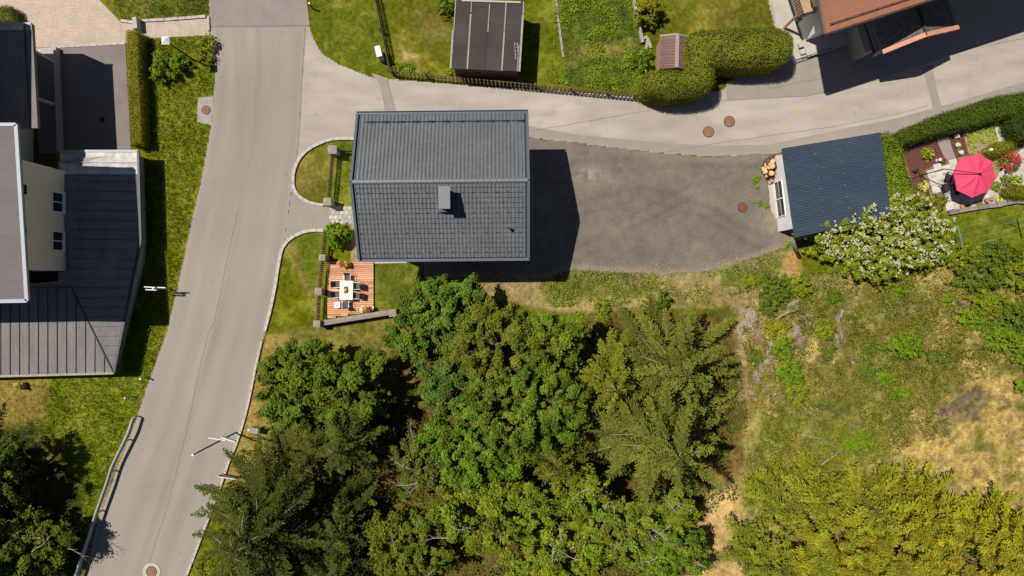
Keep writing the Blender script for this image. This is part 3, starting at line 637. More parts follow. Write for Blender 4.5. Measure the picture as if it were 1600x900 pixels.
# lower roof
E1 = 1.8; E2 = 2.6
nE = LW(216, 236, E1); mE = LW(220, 375, E1); sE = LW(178, 583, E1); swE = LW(-150, 592, E1); nW = LW(93, 236, E1)
wN = LW(100, 262, E2); wS = LW(112, 450, E2); wW = LW(-150, 455, E2)
def slab(mbx, pts, t=.12, mi=0):
    n = len(pts); pts = [Vector(p) for p in pts]
    mbx.add([*(p - Vector((0, 0, t)) for p in pts), *pts], [tuple(range(n - 1, -1, -1)), tuple(range(n, 2 * n))] + [(i, (i + 1) % n, n + (i + 1) % n, n + i) for i in range(n)], mi); return mbx
wN2 = Vector((wN.x, nE.y - .3, E2)); shN = LW(216, 272, E1); shNw = LW(95, 272, E2)
m_ = MB(); slab(m_, [sE, mE, shN, shNw, wS]); lro = m_.build('lower_roof', 'zinc_grey', lb)
m_ = MB(); slab(m_, [swE, sE, wS, wW]); m_.build('lower_roof', 'zinc_grey', lb)
m_ = MB(); slab(m_, [shN, nE, nW, LW(95, 272, E1 + .55)]); m_.build('glare_roof', 'zinc_glare', lb)  # north strip of the lower roof, sun glare painted in by brighter zinc
def seam(a, b, name='seam', w=.05, h=.07, mat='seam_dark', up=.03):
    return MB().bar(Vector(a) + Vector((0, 0, up)), Vector(b) + Vector((0, 0, up)), w, h).build(name, mat, lb)
def plane_z(p0, p1, p2, x, y):
    n = (p1 - p0).cross(p2 - p0); return p0.z - (n.x * (x - p0.x) + n.y * (y - p0.y)) / n.z
def onl(a, b, t): return a + (b - a) * t
k = 0; y = 285
while y < 575:
    # from the outer edge towards the wall / hip
    a = onl(shN, mE, (y - 272) / (375 - 272)) if y < 375 else onl(mE, sE, (y - 375) / (583 - 375))
    bpt = Vector((wS.x, a.y + .02, 0))
    if a.y < wS.y:
        t = (a.y - wS.y) / (sE.y - wS.y); hp = onl(wS, sE, t); bpt = Vector((hp.x, a.y, hp.z))
    else: bpt.z = plane_z(mE, shN, wS, bpt.x, bpt.y)
    seam(a, bpt, w=.022, h=.035, up=.015); y += 15
seam(sE, wS, 'hip_seam', .07, .08)
x = 163
while x > -140:
    a = onl(swE, sE, (x + 150) / 328); t = 1.0
    if x > 112: q = (x - 112) / (178 - 112); bpt = onl(wS, sE, q) - Vector((.0, 0, 0))
    else: bpt = onl(wW, wS, (x + 150) / 262 )
    seam(a, bpt, w=.03, h=.05); x -= 14.7
seam(LW(93, 253, E1 + .33), LW(216, 254, E1 + .04), 'seam', .03, .03, 'edge_metal', .015)
for a, b in ((swE, sE), (sE, mE), (mE, nE), (nE, nW)):
    MB().bar(a + Vector((0, 0, -.02)), b + Vector((0, 0, -.02)), .16, .16).build('gutter', 'edge_metal' if a in (nE,) else ('grey_batten' if a is swE else 'seam_dark'), lb)
# ground floor wall under the lower roof
gw = [LW(*p, 0) for p in ((209, 246), (213, 372), (232, 372), (228, 400), (222, 430), (206, 500), (184, 572), (-150, 585))]
poly = [((p.x), (p.y)) for p in [LW(225, 246, 0), LW(229, 376, 0), LW(226, 412, 0), LW(206, 492, 0), LW(188, 568, 0), LW(-150, 578, 0), LW(-150, 460, 0), LW(120, 440, 0), LW(120, 260, 0)]]
MB().prism(poly, -.3, [E1 - .16] * 6 + [E1 + .3] * 3).build('ground_floor_wall', 'concrete', lb)
# upper block
UX = LW(100, 267, E2).x; YN = LW(100, 267, E2).y; YS = LW(107, 423, E2).y
UZ = 8.8
MB().box(LW(-500, 0, 0).x, UX, YS, YN, 0, UZ - .25).build('upper_wall', 'cream_plaster', lb)
rp = [LW(26, 195, UZ), LW(43, 470, UZ), LW(-400, 478, UZ), LW(-400, 195, UZ)]
m_ = MB(); slab(m_, [rp[1], rp[0], rp[3], rp[2]], .28); m_.build('upper_roof', 'slate_grey', lb)
for a, b in ((rp[0], rp[1]), (rp[1], rp[2]), (rp[3], rp[0])):
    MB().bar(a + Vector((0, 0, .02)), b + Vector((0, 0, .02)), .22, .16).build('roof_edge', 'edge_metal', lb)
for i, yv in enumerate((230, 265, 300, 335, 370, 405, 440)):
    MB().bar(LW(-300, yv, UZ + .004), LW(26 + 17 * (yv - 195) / 275 - 3, yv, UZ + .004), .012, .02).build('roof_joint', 'slate_grey', lb)
for y0, y1 in ((300, 332), (361, 392)):
    a = LW(90, y0, 3.3); b = LW(90, y1, 3.3); window(lb, (UX, (a.y + b.y) / 2, 3.32), a.y - b.y, 1.15, (1, 0))
for y0, y1 in ((287, 305), (354, 390)):
    a = LW(40, y0, 6.5); b = LW(40, y1, 6.5); f = MB().box(UX, UX + .03, b.y, a.y, 6.3, 6.72).build('window', 'window_frame', lb); MB().box(UX + .03, UX + .035, b.y + .05, a.y - .05, 6.35, 6.67).build('pane', 'glass', f)
# north wing (mostly in the shade of the tall block)
nz = 5.1; a = W(50, 37, nz) - lo; c_ = W(59, 200, nz) - lo
tw = LW(-140, 0, 9).x
m_ = MB(); m_.prism([(a.x, a.y), (c_.x, c_.y), (LW(-500, 0, nz).x, c_.y), (LW(-500, 0, nz).x, a.y)], nz - .25, nz); m_.build('wing_roof', 'zinc_grey', lb); m_ = MB(); slab(m_, [Vector((a.x, a.y - .42, nz + .03)), Vector((a.x, a.y, nz + .03)), Vector((LW(-500, 0, nz).x, a.y, nz + .03)), Vector((LW(-500, 0, nz).x, a.y - .42, nz + .03))], .025); m_.build('sunlit_sheet', 'zinc_glare', lb)  # brighter sheet paints the sunlit strip onto the darker wing roof
MB().bar(a + Vector((0, -.02, .02)), Vector((LW(-500, 0, nz).x, a.y - .02, nz + .02)), .14, .14).build('wing_gutter', 'edge_metal', lb)
MB().bar(a + Vector((-.5, 0, .03)), c_ + Vector((-.5, 0, .03)), .1, .08).build('wing_seam', 'seam_dark', lb)
MB().box(LW(-500, 0, 0).x, LW(52, 0, 0).x, YN, a.y - .5, 0, nz - .26).build('wing_wall', 'cream_plaster', lb)
MB().box(LW(-500, 0, 0).x, -34.5 - lo.x, YN + .02, 18.6 - lo.y, nz, 9.7).build('stair_tower', 'cream_plaster', lb)
# carport screen wall and canopy in the yard
cw_ = empty('carport', W(88, 160, 0), 0, 'pale thin carport screen wall with slanting beams beside the shaded asphalt yard', 'carport')
co = Vector(cw_.location)
a = W(85, 73, .5) - co; b = W(91, 236, .5) - co
MB().hexa([(a.x - .1, b.y, 0), (b.x + .1, b.y, 0), (a.x + .1, a.y, 0), (a.x - .1, a.y, 0), (b.x - .1, b.y, .5), (b.x + .1, b.y, .5), (a.x + .1, a.y, .5), (a.x - .1, a.y, .5)]).build('screen_wall', 'pale_concrete', cw_)
for y0, y1 in ((78, 97), (152, 163)):
    MB().bar(W(50, y0, 3.2) - co, W(84, y1, .7) - co, .18, .16).build('beam', 'pale_concrete', cw_)
sheet('carport_floor', [(48, 74), (84, 74), (92, 240), (60, 240)], .006, 'yard_asphalt')
sheet('yard_threshold', [(52, 76), (83, 74), (84, 98)], .012, 'pale_concrete')

# ------------------------------------------------------------------ upper right building
dx = W(1450, 0, 7.7) - W(1290, 52, 7.7); rz = math.atan2(dx.y, dx.x)
B0 = W(1290, 52, 7.7); rbld = empty('farmhouse', (B0.x, B0.y, 0), rz, 'white walled house with brown sheet roof and a small gabled porch over the side road', 'house')
m_ = MB(); RW = 24; 
m_.prism([(0, 0), (RW, 0), (RW, 6.5), (0, 6.5)], [7.5, 7.5, 9.5, 9.5], [7.7, 7.7, 9.7, 9.7]); m_.prism([(0, 6.5), (RW, 6.5), (RW, 13), (0, 13)], [9.5, 9.5, 7.5, 7.5], [9.7, 9.7, 7.7, 7.7])
m_.build('roof', 'roof_brown', rbld)
for k in range(1, 18):
    x = k * 1.32; MB().bar((x, .25, 7.7 + .077 + .006), (x, 6.4, 9.67 + .006), .022, .02).build('roof_joint', 'roof_brown', rbld)
for k in (1, 2, 3): MB().bar((.1, k * 1.6, 7.7 + k * 1.6 * .3077 + .003), (RW, k * 1.6, 7.7 + k * 1.6 * .3077 + .003), .02, .014).build('roof_joint', 'roof_brown', rbld)
b = MB(); b.tube([(.3, .42, 7.98), (RW, .42, 7.98)], .03)
for k in range(24): b.cbox((.5 + k, .42, 7.88), .04, .04, .2)
b.build('snow_rail', 'brown_dark', rbld)
MB().bar((-.08, -.06, 7.62), (RW, -.06, 7.62), .12, .22).build('gutter', 'brown_dark', rbld)
MB().bar((-.09, 0, 7.66), (-.09, 6.5, 9.66), .14, .26).build('barge_board', 'shed_brown', rbld)
wc = local(rbld, W(1256, 66, 0)); x0 = wc.x; y0 = wc.y
m_ = MB(); m_.add([(x0, y0, 0), (RW - 2, y0, 0), (RW - 2, 11, 0), (x0, 11, 0), (x0, y0, 7.7), (RW - 2, y0, 7.7), (RW - 2, 11, 7.7), (x0, 11, 7.7), (x0, 6.5, 9.3), (RW - 2, 6.5, 9.3)],
    [(0, 1, 5, 4), (1, 2, 6, 9, 5), (2, 3, 7, 6), (3, 0, 4, 8, 7), (4, 5, 9, 8), (6, 7, 8, 9)])
m_.build('wall', 'white_plaster', rbld)
for k in (2.0, 12, 16): window(rbld, (x0 + k, y0, 4.6), 1.1, 1.2, (0, -1)); window(rbld, (x0 + k, y0, 1.6), 1.1, 1.2, (0, -1))
# balcony on the west side
bx = x0
for (dxx, yv, z, L) in ((-1.2, y0 + 1.2, 2.7, 7), ):
    bal = MB().box(bx - 1.15, bx, yv, yv + L, z - .15, z).build('balcony', 'tan_wood', rbld)
    pm = MB().box(-.05, .05, -.055, .055, 0, .95).mesh('balcony_board', 'tan_wood')
    for k in range(36): place('balcony_board', pm, bal, (bx - 1.16, yv + .1 + k * .19, z))
    pm2 = MB().box(-.055, .055, -.05, .05, 0, .95).mesh('balcony_board', 'tan_wood')
    for k in range(6): place('balcony_board', pm2, bal, (bx - 1.05 + k * .19, yv - .02, z))
    MB().box(bx - 1.28, bx - 1.04, yv - .1, yv + L, z + .95, z + 1.03).build('handrail', 'tan_wood', bal)
    MB().box(bx - 1.04, bx, yv - .1, yv + .1, z + .95, z + 1.03).build('handrail', 'tan_wood', bal)
for yv in (y0 + 1.4, y0 + 4.6): MB().box(bx - 1.15, bx - 1.0, yv, yv + .15, 0, 2.55).build('balcony_post', 'tan_wood', rbld)
# terrace base along the south wall and an annex pillar
a = local(rbld, W(1262, 89, .3)); b = local(rbld, W(1347, 61, .3))
MB().box(a.x, b.x, a.y, y0, 0, .3).build('terrace', 'pale_concrete', rbld)
for k in range(3): MB().box(a.x - .35 - k * .0, a.x, y0 - .35 - k * .5, y0 - k * .5, 0, .3 - k * .09).build('step', 'pale_concrete', rbld)
a = local(rbld, W(1348, 70, 2.0)); MB().box(a.x, a.x + .85, a.y - .6, y0, 0, 2.0).build('annex_wall', 'concrete', rbld)
# gabled porch
pa = local(rbld, W(1446, 54, 5.0)); pl_ = local(rbld, W(1379, 83, 3.7)); pr_ = local(rbld, W(1494, 39, 3.7))
yf = (pl_.y + pa.y + pr_.y) / 3; 
m_ = MB()
for (q0, z0, q1, z1) in ((pl_.x, 3.7, pa.x, 5.0), (pa.x, 5.0, pr_.x, 3.7)):
    m_.prism([(q0, yf), (q1, yf), (q1, y0), (q0, y0)], [z0 - .12, z1 - .12, z1 - .12, z0 - .12], [z0, z1, z1, z0])
po = m_.build('porch_roof', 'grey_tile', rbld)
rg = random.Random(8); tm = MB(); tm.box(-.13, .13, -.17, .17, 0, .035); tmm = tm.mesh('porch_tile', 'grey_tile')
tf = MB()
for (q0, z0, q1, z1) in ((pl_.x, 3.7, pa.x, 5.0), (pr_.x, 3.7, pa.x, 5.0)):
    L = math.hypot(q1 - q0, z1 - z0); nrow = int(L / .24); ncol = int((y0 - yf) / .2)
    for r in range(nrow):
        for c in range(ncol):
            t = (r + .5) / nrow; p = Vector((q0 + (q1 - q0) * t, yf + .12 + c * .2, z0 + (z1 - z0) * t + .035 + rg.random() * .012))
            d = Vector((q1 - q0, 0, z1 - z0)).normalized(); u = Vector((0, 1, 0)); n = d.cross(u)
            if n.z < 0: n = -n
            R = Matrix((d, u, n)).transposed(); R = R @ Matrix.Rotation(-.1, 3, 'Y') if q1 > q0 else R @ Matrix.Rotation(-.1, 3, 'Y')
            tf.cbox(p, .26, .19, .025, R=R)
o = tf.build('porch_tiles', 'grey_tile', po); o['kind'] = 'stuff'
for q0, q1 in ((pl_, pa), (pa, pr_)):
    z0 = 3.74 if q0 is pl_ else 5.04; z1 = 5.04 if q0 is pl_ else 3.74
    MB().bar((q0.x, yf - .06, z0), (q1.x, yf - .06, z1), .30, .26).build('barge_board', 'salmon_wood', rbld)
MB().bar((pa.x, yf - .1, 5.10), (pa.x, y0, 5.10), .2, .08).build('porch_ridge', 'brown_dark', po)
for q in (pl_, pr_):
    s = 1 if q is pl_ else -1
    MB().box(q.x + s * .12 - .08, q.x + s * .12 + .08, yf, yf + .16, 0 if False else 2.5, 3.6).build('bracket', 'tan_wood', rbld)
    MB().bar((q.x + s * .12, yf + .1, 2.6), (q.x + s * .12, y0, 2.6), .10, .12).build('beam', 'brown_dark', rbld)
# barrel, railing
MB().tube([(0, 0, 0), (0, 0, .1), (0, 0, .45), (0, 0, .8), (0, 0, .85)], [.24, .27, .30, .27, .22], 14).build('barrel', 'blue_plastic', None, True, G(1246, 31, .03))
tag(bpy.data.objects['barrel'], 'blue plastic barrel beside the balcony of the brown roofed house', 'barrel')
def railing(pts, h, label, mat='dark_iron'):
    e = empty('railing', W(*pts[0], 0), 0, label, 'railing'); o = Vector(e.location); P = [W(x, y, 0) - o for x, y in pts]
    for a, b in zip(P, P[1:]):
        n = max(1, int((b - a).length / 1.2))
        for z in (h, h * .5): MB().bar(a + Vector((0, 0, z)), b + Vector((0, 0, z)), .04, .04).build('rail', mat, e)
        for k in range(n + 1): q = a + (b - a) * k / n; MB().box(q.x - .02, q.x + .02, q.y - .02, q.y + .02, 0, h).build('post', mat, e)
railing([(1240, 97), (1263, 89), (1296, 78)], .5, 'thin black low railing at the foot of the white house terrace')

# ------------------------------------------------------------------ dark flat roofed shed
ds = empty('garden_shed', W(762, 60, 0), 0, 'dark felt roofed shed with pale battens in the upper garden', 'shed'); do = Vector(ds.location)
SZ = 2.5; tl, tr_, br_, bl_ = [W(*p, SZ) - do for p in ((711, 0), (820, 3), (813, 112), (704, 107))]
ins = lambda p, q, t: p + (q - p) * t
cn = (tl + tr_ + br_ + bl_) / 4
bp = [ins(p, cn, .07) for p in (bl_, br_, tr_, tl)]
MB().prism([(p.x, p.y) for p in bp], 0, SZ - .13).build('wall', 'brown_dark', ds)  # wall colour darkened to stand in for shade below the roof edge
cuts = [0, .235, .49, .735, .985]
for r in range(3):
    for k in range(4):
        t0, t1 = cuts[k], cuts[k + 1]; u0, u1 = r / 3, (r + 1) / 3
        f = lambda t, u: ins(ins(bl_, br_, t), ins(tl, tr_, t), u)
        pz = [f(t0 + .002, u0 + .002), f(t1 - .002, u0 + .002), f(t1 - .002, u1), f(t0 + .002, u1)]
        m_ = MB(); slab(m_, [p + Vector((0, 0, .006 * (3 - r) + .004 * (k % 2))) for p in pz], .1); m_.build('roofing_felt', 'bitumen', ds)
def bat(t, u0, u1, w=.09):
    f = lambda t, u: ins(ins(bl_, br_, t), ins(tl, tr_, t), u)
    MB().bar(f(t, u0) + Vector((0, 0, .045)), f(t, u1) + Vector((0, 0, .045)), w, .045).build('batten', 'grey_batten', ds)
bat(0.0, 0, .55, .14); bat(.012, .55, 1, .07); bat(.24, 0, .8, .1); bat(.24, .82, 1, .06); bat(.50, .55, .95, .07); bat(.735, 0, .55, .11); bat(.735, .56, 1, .08); bat(.985, 0, .8, .14); bat(.955, 0, .38, .05); bat(.985, .8, 1, .08)
MB().bar(tl + Vector((.5, -.06, .06)), tr_ + Vector((-.3, -.06, .06)), .12, .08).build('edge_board', 'pale_concrete', ds)
# ladder lying on the felt
ld = empty('ladder', W(807, 80, SZ + .06), .05, 'short grey ladder lying on the dark felt roof of the garden shed', 'ladder')
for x in (-.1, .1): MB().box(x - .02, x + .02, -.62, .62, 0, .04).build('rail', 'grey_batten', ld)
for k in range(5): MB().box(-.1, .1, -.5 + k * .25 - .015, -.5 + k * .25 + .015, .005, .035).build('rung', 'grey_batten', ld)

# small slatted shed
ss = empty('tool_shed', W(1053, 80, 0), math.radians(-1.5), 'small brown slat roofed tool shed beside the clipped hedge', 'shed'); sso = Vector(ss.location)
q = [local(ss, W(x, y, z)) for x, y, z in ((1031, 60, 1.75), (1054, 54, 2.2), (1074, 54, 1.75), (1031, 108, 1.75), (1075, 108, 1.75))]
xl, xm, xr, yt, yb = q[0].x, q[1].x + .2, q[2].x, q[1].y, q[3].y
for (xa, za, xb, zb) in ((xl, 1.75, xm, 2.2), (xr, 1.75, xm, 2.2)):
    d = Vector((xb - xa, 0, zb - za)); L = d.length; d.normalize(); u = Vector((0, 1, 0)); n = d.cross(u); n = n if n.z > 0 else -n
    R = Matrix((d, u, n)).transposed(); ns = 22; sw = (yt - yb) / ns
    sm_ = MB().cbox((0, 0, 0), L, sw * .86, .03, R=R).mesh('roof_slat', 'shed_brown')
    for k in range(ns): place('roof_slat', sm_, ss, ((xa + xb) / 2, yb + (k + .5) * sw, (za + zb) / 2 + .02 * (k % 2)), (.12, 0, 0))
MB().box(xm - .14, xm + .14, yb, yt, 2.19, 2.25).build('ridge_board', 'shed_trim', ss)
MB().bar((xl, yt + .05, 1.76), (xm, yt + .05, 2.21), .12, .08).build('end_board', 'shed_trim', ss); MB().bar((xm, yt + .05, 2.21), (xr, yt + .05, 1.76), .12, .08).build('end_board', 'shed_trim', ss)
m_ = MB(); m_.add([(xl + .1, yb + .1, 0), (xr - .1, yb + .1, 0), (xr - .1, yt - .1, 0), (xl + .1, yt - .1, 0), (xl + .1, yb + .1, 1.72), (xr - .1, yb + .1, 1.72), (xr - .1, yt - .1, 1.72), (xl + .1, yt - .1, 1.72), (xm, yb + .1, 2.1), (xm, yt - .1, 2.1)],
    [(0, 1, 5, 8, 4), (1, 2, 6, 5), (2, 3, 7, 9, 6), (3, 0, 4, 7), (4, 8, 9, 7), (8, 5, 6, 9)]); m_.build('wall', 'tan_wood', ss)

# ------------------------------------------------------------------ blue roofed shed on the lot
bs = empty('workshop_shed', W(1300, 290, 0), 0, 'shed with blue grey corrugated roof and white wall between lot and garden', 'shed'); bo = Vector(bs.location)
BZ = 2.9; c4 = [W(*p, z) - bo for p, z in (((1222, 232), BZ), ((1376, 207), BZ + .1), ((1392, 338), BZ + .1), ((1242, 371), BZ))]
ax = (c4[1] - c4[0]); ay = (c4[3] - c4[0]); nr = 34; v = []; f = []; per = 6
for i in range(nr * per + 1):
    t = i / (nr * per); z = .025 * math.cos(2 * math.pi * i / per)
    a = c4[0] + ay * t; b = c4[1] + (c4[2] - c4[1]) * t
    for p in (a, (a + b) / 2, b): v.append((p.x, p.y, p.z + z))
for i in range(nr * per):
    for k in (0, 1): f.append((3 * i + k, 3 * i + 3 + k, 3 * i + 4 + k, 3 * i + 1 + k))
me = bpy.data.meshes.new('corrugated_roof'); me.from_pydata(v, [], f); me.materials.append(M['corrugated_blue']); me.update(); place('corrugated_roof', me, bs)
m_ = MB(); slab(m_, [p - Vector((0, 0, .05)) for p in (c4[3], c4[2], c4[1], c4[0])], .1); m_.build('roof_deck', 'blue_side', bs)
scm = MB().disc((0, 0), .016, 0, .012, 6).mesh('screw', 'white_paint')
rg = random.Random(2)
for t in (.30, .55):
    for k in range(7): p = c4[0] + ax * (t + .02) + ay * (.12 + .13 * k); place('screw', scm, bs, (p.x, p.y, p.z + .03))
g4 = [W(*p, 0) - bo for p in ((1203, 252), (1340, 224), (1352, 344), (1216, 362))]
zt = BZ - .16
m_ = MB(); m_.prism([(p.x, p.y) for p in (g4[3], g4[2], g4[1], g4[0])], -.05, zt); m_.build('wall', 'white_plaster', bs)
# window set in the west wall
wa = g4[0]; wbp = g4[3]; dv = (wbp - wa); L = dv.length; dn = dv.normalized(); nrm = Vector((-dn.y, dn.x, 0)); nrm = nrm if nrm.x < 0 else -nrm
win = MB()
def onwall(s, z, off): return wa + dn * s + Vector((0, 0, z)) + nrm * off
s0, s1, zb0, zb1 = L * .32, L * .80, .35, 1.75
def wbar(sa, za, sb, zb_, t=.07): win.bar(onwall(sa, za, .03), onwall(sb, zb_, .03), t, t)
for zz_ in (zb0, zb1): wbar(s0, zz_, s1, zz_)
for s in (s0, (s0 + s1) / 2, s1): wbar(s, zb0, s, zb1, .09 if s == (s0 + s1) / 2 else .07)
wo = win.build('window', 'window_frame', bs)
mu = MB(); mu.bar(onwall(s0, (zb0 + zb1) / 2, .035), onwall(s1, (zb0 + zb1) / 2, .035), .035, .035); mu.build('glazing_bar', 'shed_trim', wo)
mid = (s0 + s1) / 2
for sa, sb in ((s0, mid), (mid, s1)):
    for za, zb_ in ((zb0, (zb0 + zb1) / 2), ((zb0 + zb1) / 2, zb1)):
        m_ = MB(); m_.add([onwall(sa + .04, za + .03, .012), onwall(sb - .04, za + .03, .012), onwall(sb - .04, zb_ - .03, .012), onwall(sa + .04, zb_ - .03, .012)], [(0, 1, 2, 3)]); m_.build('pane', 'glass', wo)
sheet('shed_footing', [(1200, 282), (1209, 280), (1217, 340), (1213, 342), (1205, 330)], .05, 'pale_concrete', 1.5)
pst = MB().tube([W(1249, 402, 0), W(1243, 388, 1.2), W(1237, 372, 2.5)], [.16, .13, .12], 8).build('timber_post', 'old_wood', None, True)
tag(pst, 'weathered round timber post leaning at the corner of the blue roofed shed', 'post')
# firewood
rg = random.Random(12)
lm = []
for k in range(3):
    m_ = MB(); r = .19; n = 12; LL = .42
    rad = [r * rg.uniform(.88, 1.1) for _ in range(n)]
    vs = [(rad[i] * math.cos(6.2832 * i / n), rad[i] * math.sin(6.2832 * i / n), z) for z in (-LL / 2, LL / 2) for i in range(n)]
    m_.add(vs, [(i, (i + 1) % n, n + (i + 1) % n, n + i) for i in range(n)], 0); m_.add(vs[n:], [tuple(range(n))], 1); m_.add(vs[:n], [tuple(range(n - 1, -1, -1))], 1); lm.append(m_.mesh('firewood_log', ['log_bark', 'log_end']))
lg = [(1221, 243, .9), (1213, 245, 1.0), (1206, 248, .7), (1199, 251, .35), (1196, 257, .5), (1202, 256, .9), (1208, 254, 1.1), (1195, 264, .3), (1203, 263, .8), (1209, 260, 1.2), (1197, 270, .4), (1204, 272, 1.0), (1199, 276, .3), (1205, 280, .4), (1202, 283, .2), (1217, 249, .6)]
for i, (x, y, z) in enumerate(lg):
    e = place('firewood_log', lm[i % 3], None, W(x, y, z), (rg.uniform(-.7, .7), rg.uniform(-.8, .2), rg.random() * 3), (rg.uniform(.8, 1.05),) * 3)
    tag(e, 'split firewood log in the loose heap against the white shed wall', 'log', 'firewood logs heaped by the shed')
for i in range(14):
    x = 1198 + rg.random() * 18; y = 246 + rg.random() * 32; z = .15 + rg.random() * .5
    e = place('firewood_log', lm[i % 3], None, W(x, y, z * (1 if x < 1206 else 1.2)), (rg.uniform(1.2, 1.9), rg.uniform(-.3, .3), rg.random() * 3), None)
    tag(e, 'split firewood log in the loose heap against the white shed wall', 'log', 'firewood logs heaped by the shed')

# ------------------------------------------------------------------ fences
def fence(p0, p1, n, h, label, pw=.07, z0=0.0, rails=(.3, .85), mat='picket_wood', rmat='picket_wood', group=None, post_every=None, side=1):
    a = W(*p0, 0); b = W(*p1, 0); d = b - a; L = d.length; rz = math.atan2(d.y, d.x)
    e = empty('picket_fence', a, rz, label, 'fence', group)
    pm = MB(); pm.box(-pw / 2, pw / 2, -.015, .015, z0, h - .05); pm.add([(-pw / 2, -.015, h - .05), (pw / 2, -.015, h - .05), (pw / 2, .015, h - .05), (-pw / 2, .015, h - .05), (0, -.015, h), (0, .015, h)], [(0, 1, 4), (2, 3, 5), (1, 2, 5, 4), (3, 0, 4, 5)])
    me = pm.mesh('picket', mat)
    for k in range(n): place('picket', me, e, ((k + .5) * L / n, .05 * side, random.uniform(-.02, .02)), (0, random.uniform(-.03, .03), 0))
    for z in rails: MB().box(0, L, -.02, .02, z0 + (h - z0) * z - .035, z0 + (h - z0) * z + .035).build('rail', rmat, e)
    if post_every:
        m = max(1, int(L / post_every))
        for k in range(m + 1): x = min(max(k * L / m, .06), L - .06); MB().box(x - .06, x + .06, -.14 if side > 0 else .03, -.03 if side > 0 else .14, 0, h - .08).build('post', rmat, e)
    return e
fence((611, 117), (1004, 155), 66, 1.2, 'long dark picket fence along the side road below the upper garden', mat='picket_top', pw=.11, side=-1, post_every=2.4)
fence((585, -12), (611, 113), 34, 1.05, 'dark picket fence running up from the side road corner to the top edge', mat='picket_top', pw=.08, post_every=2.4)
DG = 'dark slat fences between the stone pillars'
fence((523, 242), (517, 310), 22, 1.1, 'dark slat fence between the two upper stone pillars beside the kerbed island', pw=.08, z0=.25, group=DG)
fence((512, 362), (508, 398), 11, 1.1, 'short dark slat fence just below the entrance shrub', pw=.08, z0=.25, group=DG)
fence((507, 408), (503, 451), 14, 1.1, 'dark slat fence at the upper left of the wooden deck', pw=.08, z0=.25, group=DG)
fence((502, 462), (500, 502), 13, 1.1, 'dark slat fence at the lower left of the wooden deck', pw=.08, z0=.25, group=DG)
fence((530, 238), (558, 240), 9, 1.1, 'short dark slat fence running from the top pillar to the house', pw=.08, z0=.25, group=DG)
pil = [(519, 233.5, .62, 'square stone pillar nearest the side road, top of the row'), (511, 315, .56, 'square stone pillar at the upper side of the driveway entrance'), (503, 402.5, .46, 'pale stone pillar at the top left corner of the deck'),
       (497, 455, .50, 'stone pillar halfway down the left side of the deck'), (494.5, 506, .50, 'stone pillar at the bottom left corner of the deck'), (613, 489, .54, 'stone pillar at the right end of the low wall below the deck')]
for x, y, s, lab in pil:
    e = empty('stone_pillar', (lambda q: (q.x, q.y, 0))(W(x, y, 1.3)), random.uniform(-.05, .05) + (.12 if x > 600 else 0), lab, 'pillar', 'stone pillars of the front fence')
    MB().box(-s / 2 + .05, s / 2 - .05, -s / 2 + .05, s / 2 - .05, -.03, 1.18).build('shaft', 'pillar_concrete', e)
    m_ = MB(); m_.box(-s / 2, s / 2, -s / 2, s / 2, 1.18, 1.27); m_.hexa([(-s / 2, -s / 2, 1.27), (s / 2, -s / 2, 1.27), (s / 2, s / 2, 1.27), (-s / 2, s / 2, 1.27), (-.05, -.05, 1.32), (.05, -.05, 1.32), (.05, .05, 1.32), (-.05, .05, 1.32)]); m_.build('cap', 'pillar_concrete', e)
# low wall with slats on its outer face below the deck
a = W(506, 503, .8); b = W(607, 487, .8); d = b - a; L = d.length; rz = math.atan2(d.y, d.x)
lw = empty('low_wall', (a.x, a.y, 0), rz, 'low grey wall with slats on its outer side below the wooden deck', 'wall')
MB().box(0, L, -.1, .10, -.05, .80).build('masonry', 'pillar_concrete', lw)
MB().box(0, L, -.14, .13, .80, .86).build('coping', 'pillar_concrete', lw)
MB().box(0, L, -.24, -.16, .82, .87).build('top_rail', 'shed_trim', lw)
MB().box(0, L, -.24, -.20, .2, .26).build('lower_rail', 'picket_wood', lw)
pm = MB().box(-.04, .04, -.28, -.245, .05, .9).mesh('slat', 'picket_wood')
for k in range(32): place('slat', pm, lw, ((k + .5) * L / 32, 0, 0))
# stone edging and old boards up in the garden
MB_ = MB(); pts = [W(x, y, .0) for x, y in densify([(988, -20), (991, 10), (998, 42), (1003, 68)], 7, closed=False)]
gwl = empty('garden_edging', pts[0], 0, 'pale weathered board edging running down the upper garden past the round bush', 'edging')
for a, b in zip(pts, pts[1:]): MB().bar(a - pts[0] + Vector((0, 0, .15)), b - pts[0] + Vector((0, 0, .15)), .22, .32).build('board', 'grey_batten', gwl)
for i, (x, y, l, r, lb_) in enumerate(((1006, 60, .5, .2, 'pale square paving stone at the end of the garden edging'), (1010, 72, .9, 1.4, 'grey weathered plank lying by the tool shed'), (1014, 68, .8, 1.9, 'short grey plank crossing another by the tool shed'), (1011, 106, .7, 1.2, 'grey plank stub beside the clipped hedge'))):
    tag(MB().cbox((0, 0, .12), l, .22, .1, r).build('plank', 'grey_batten', None, loc=G(x, y)), lb_, 'plank')
wbp_ = MB(); wbp_.box(-.14, .14, -.5, .5, 0, 1.0)
tag(MB().box(-.1, .1, -.55, .55, 0, 1.3).build('board_stack', 'tan_wood', None, loc=W(1027, 92, 0)), 'narrow upright board leaning along the left side of the tool shed', 'board')

# utility boxes, signs, lamps
uc = empty('utility_cabinet', (lambda q: (q.x, q.y, 0))(W(591, 80, 1.3)), math.radians(14), 'narrow white utility cabinet against the upper picket fence', 'cabinet')
MB().box(-.17, .17, -.36, .36, 0, 1.25).build('body', 'white_paint', uc); MB().box(-.2, .2, -.39, .39, 1.25, 1.32).build('lid', 'white_paint', uc); MB().box(-.15, .15, -.40, -.385 + .02, .15, 1.15).build('door', 'concrete', uc)
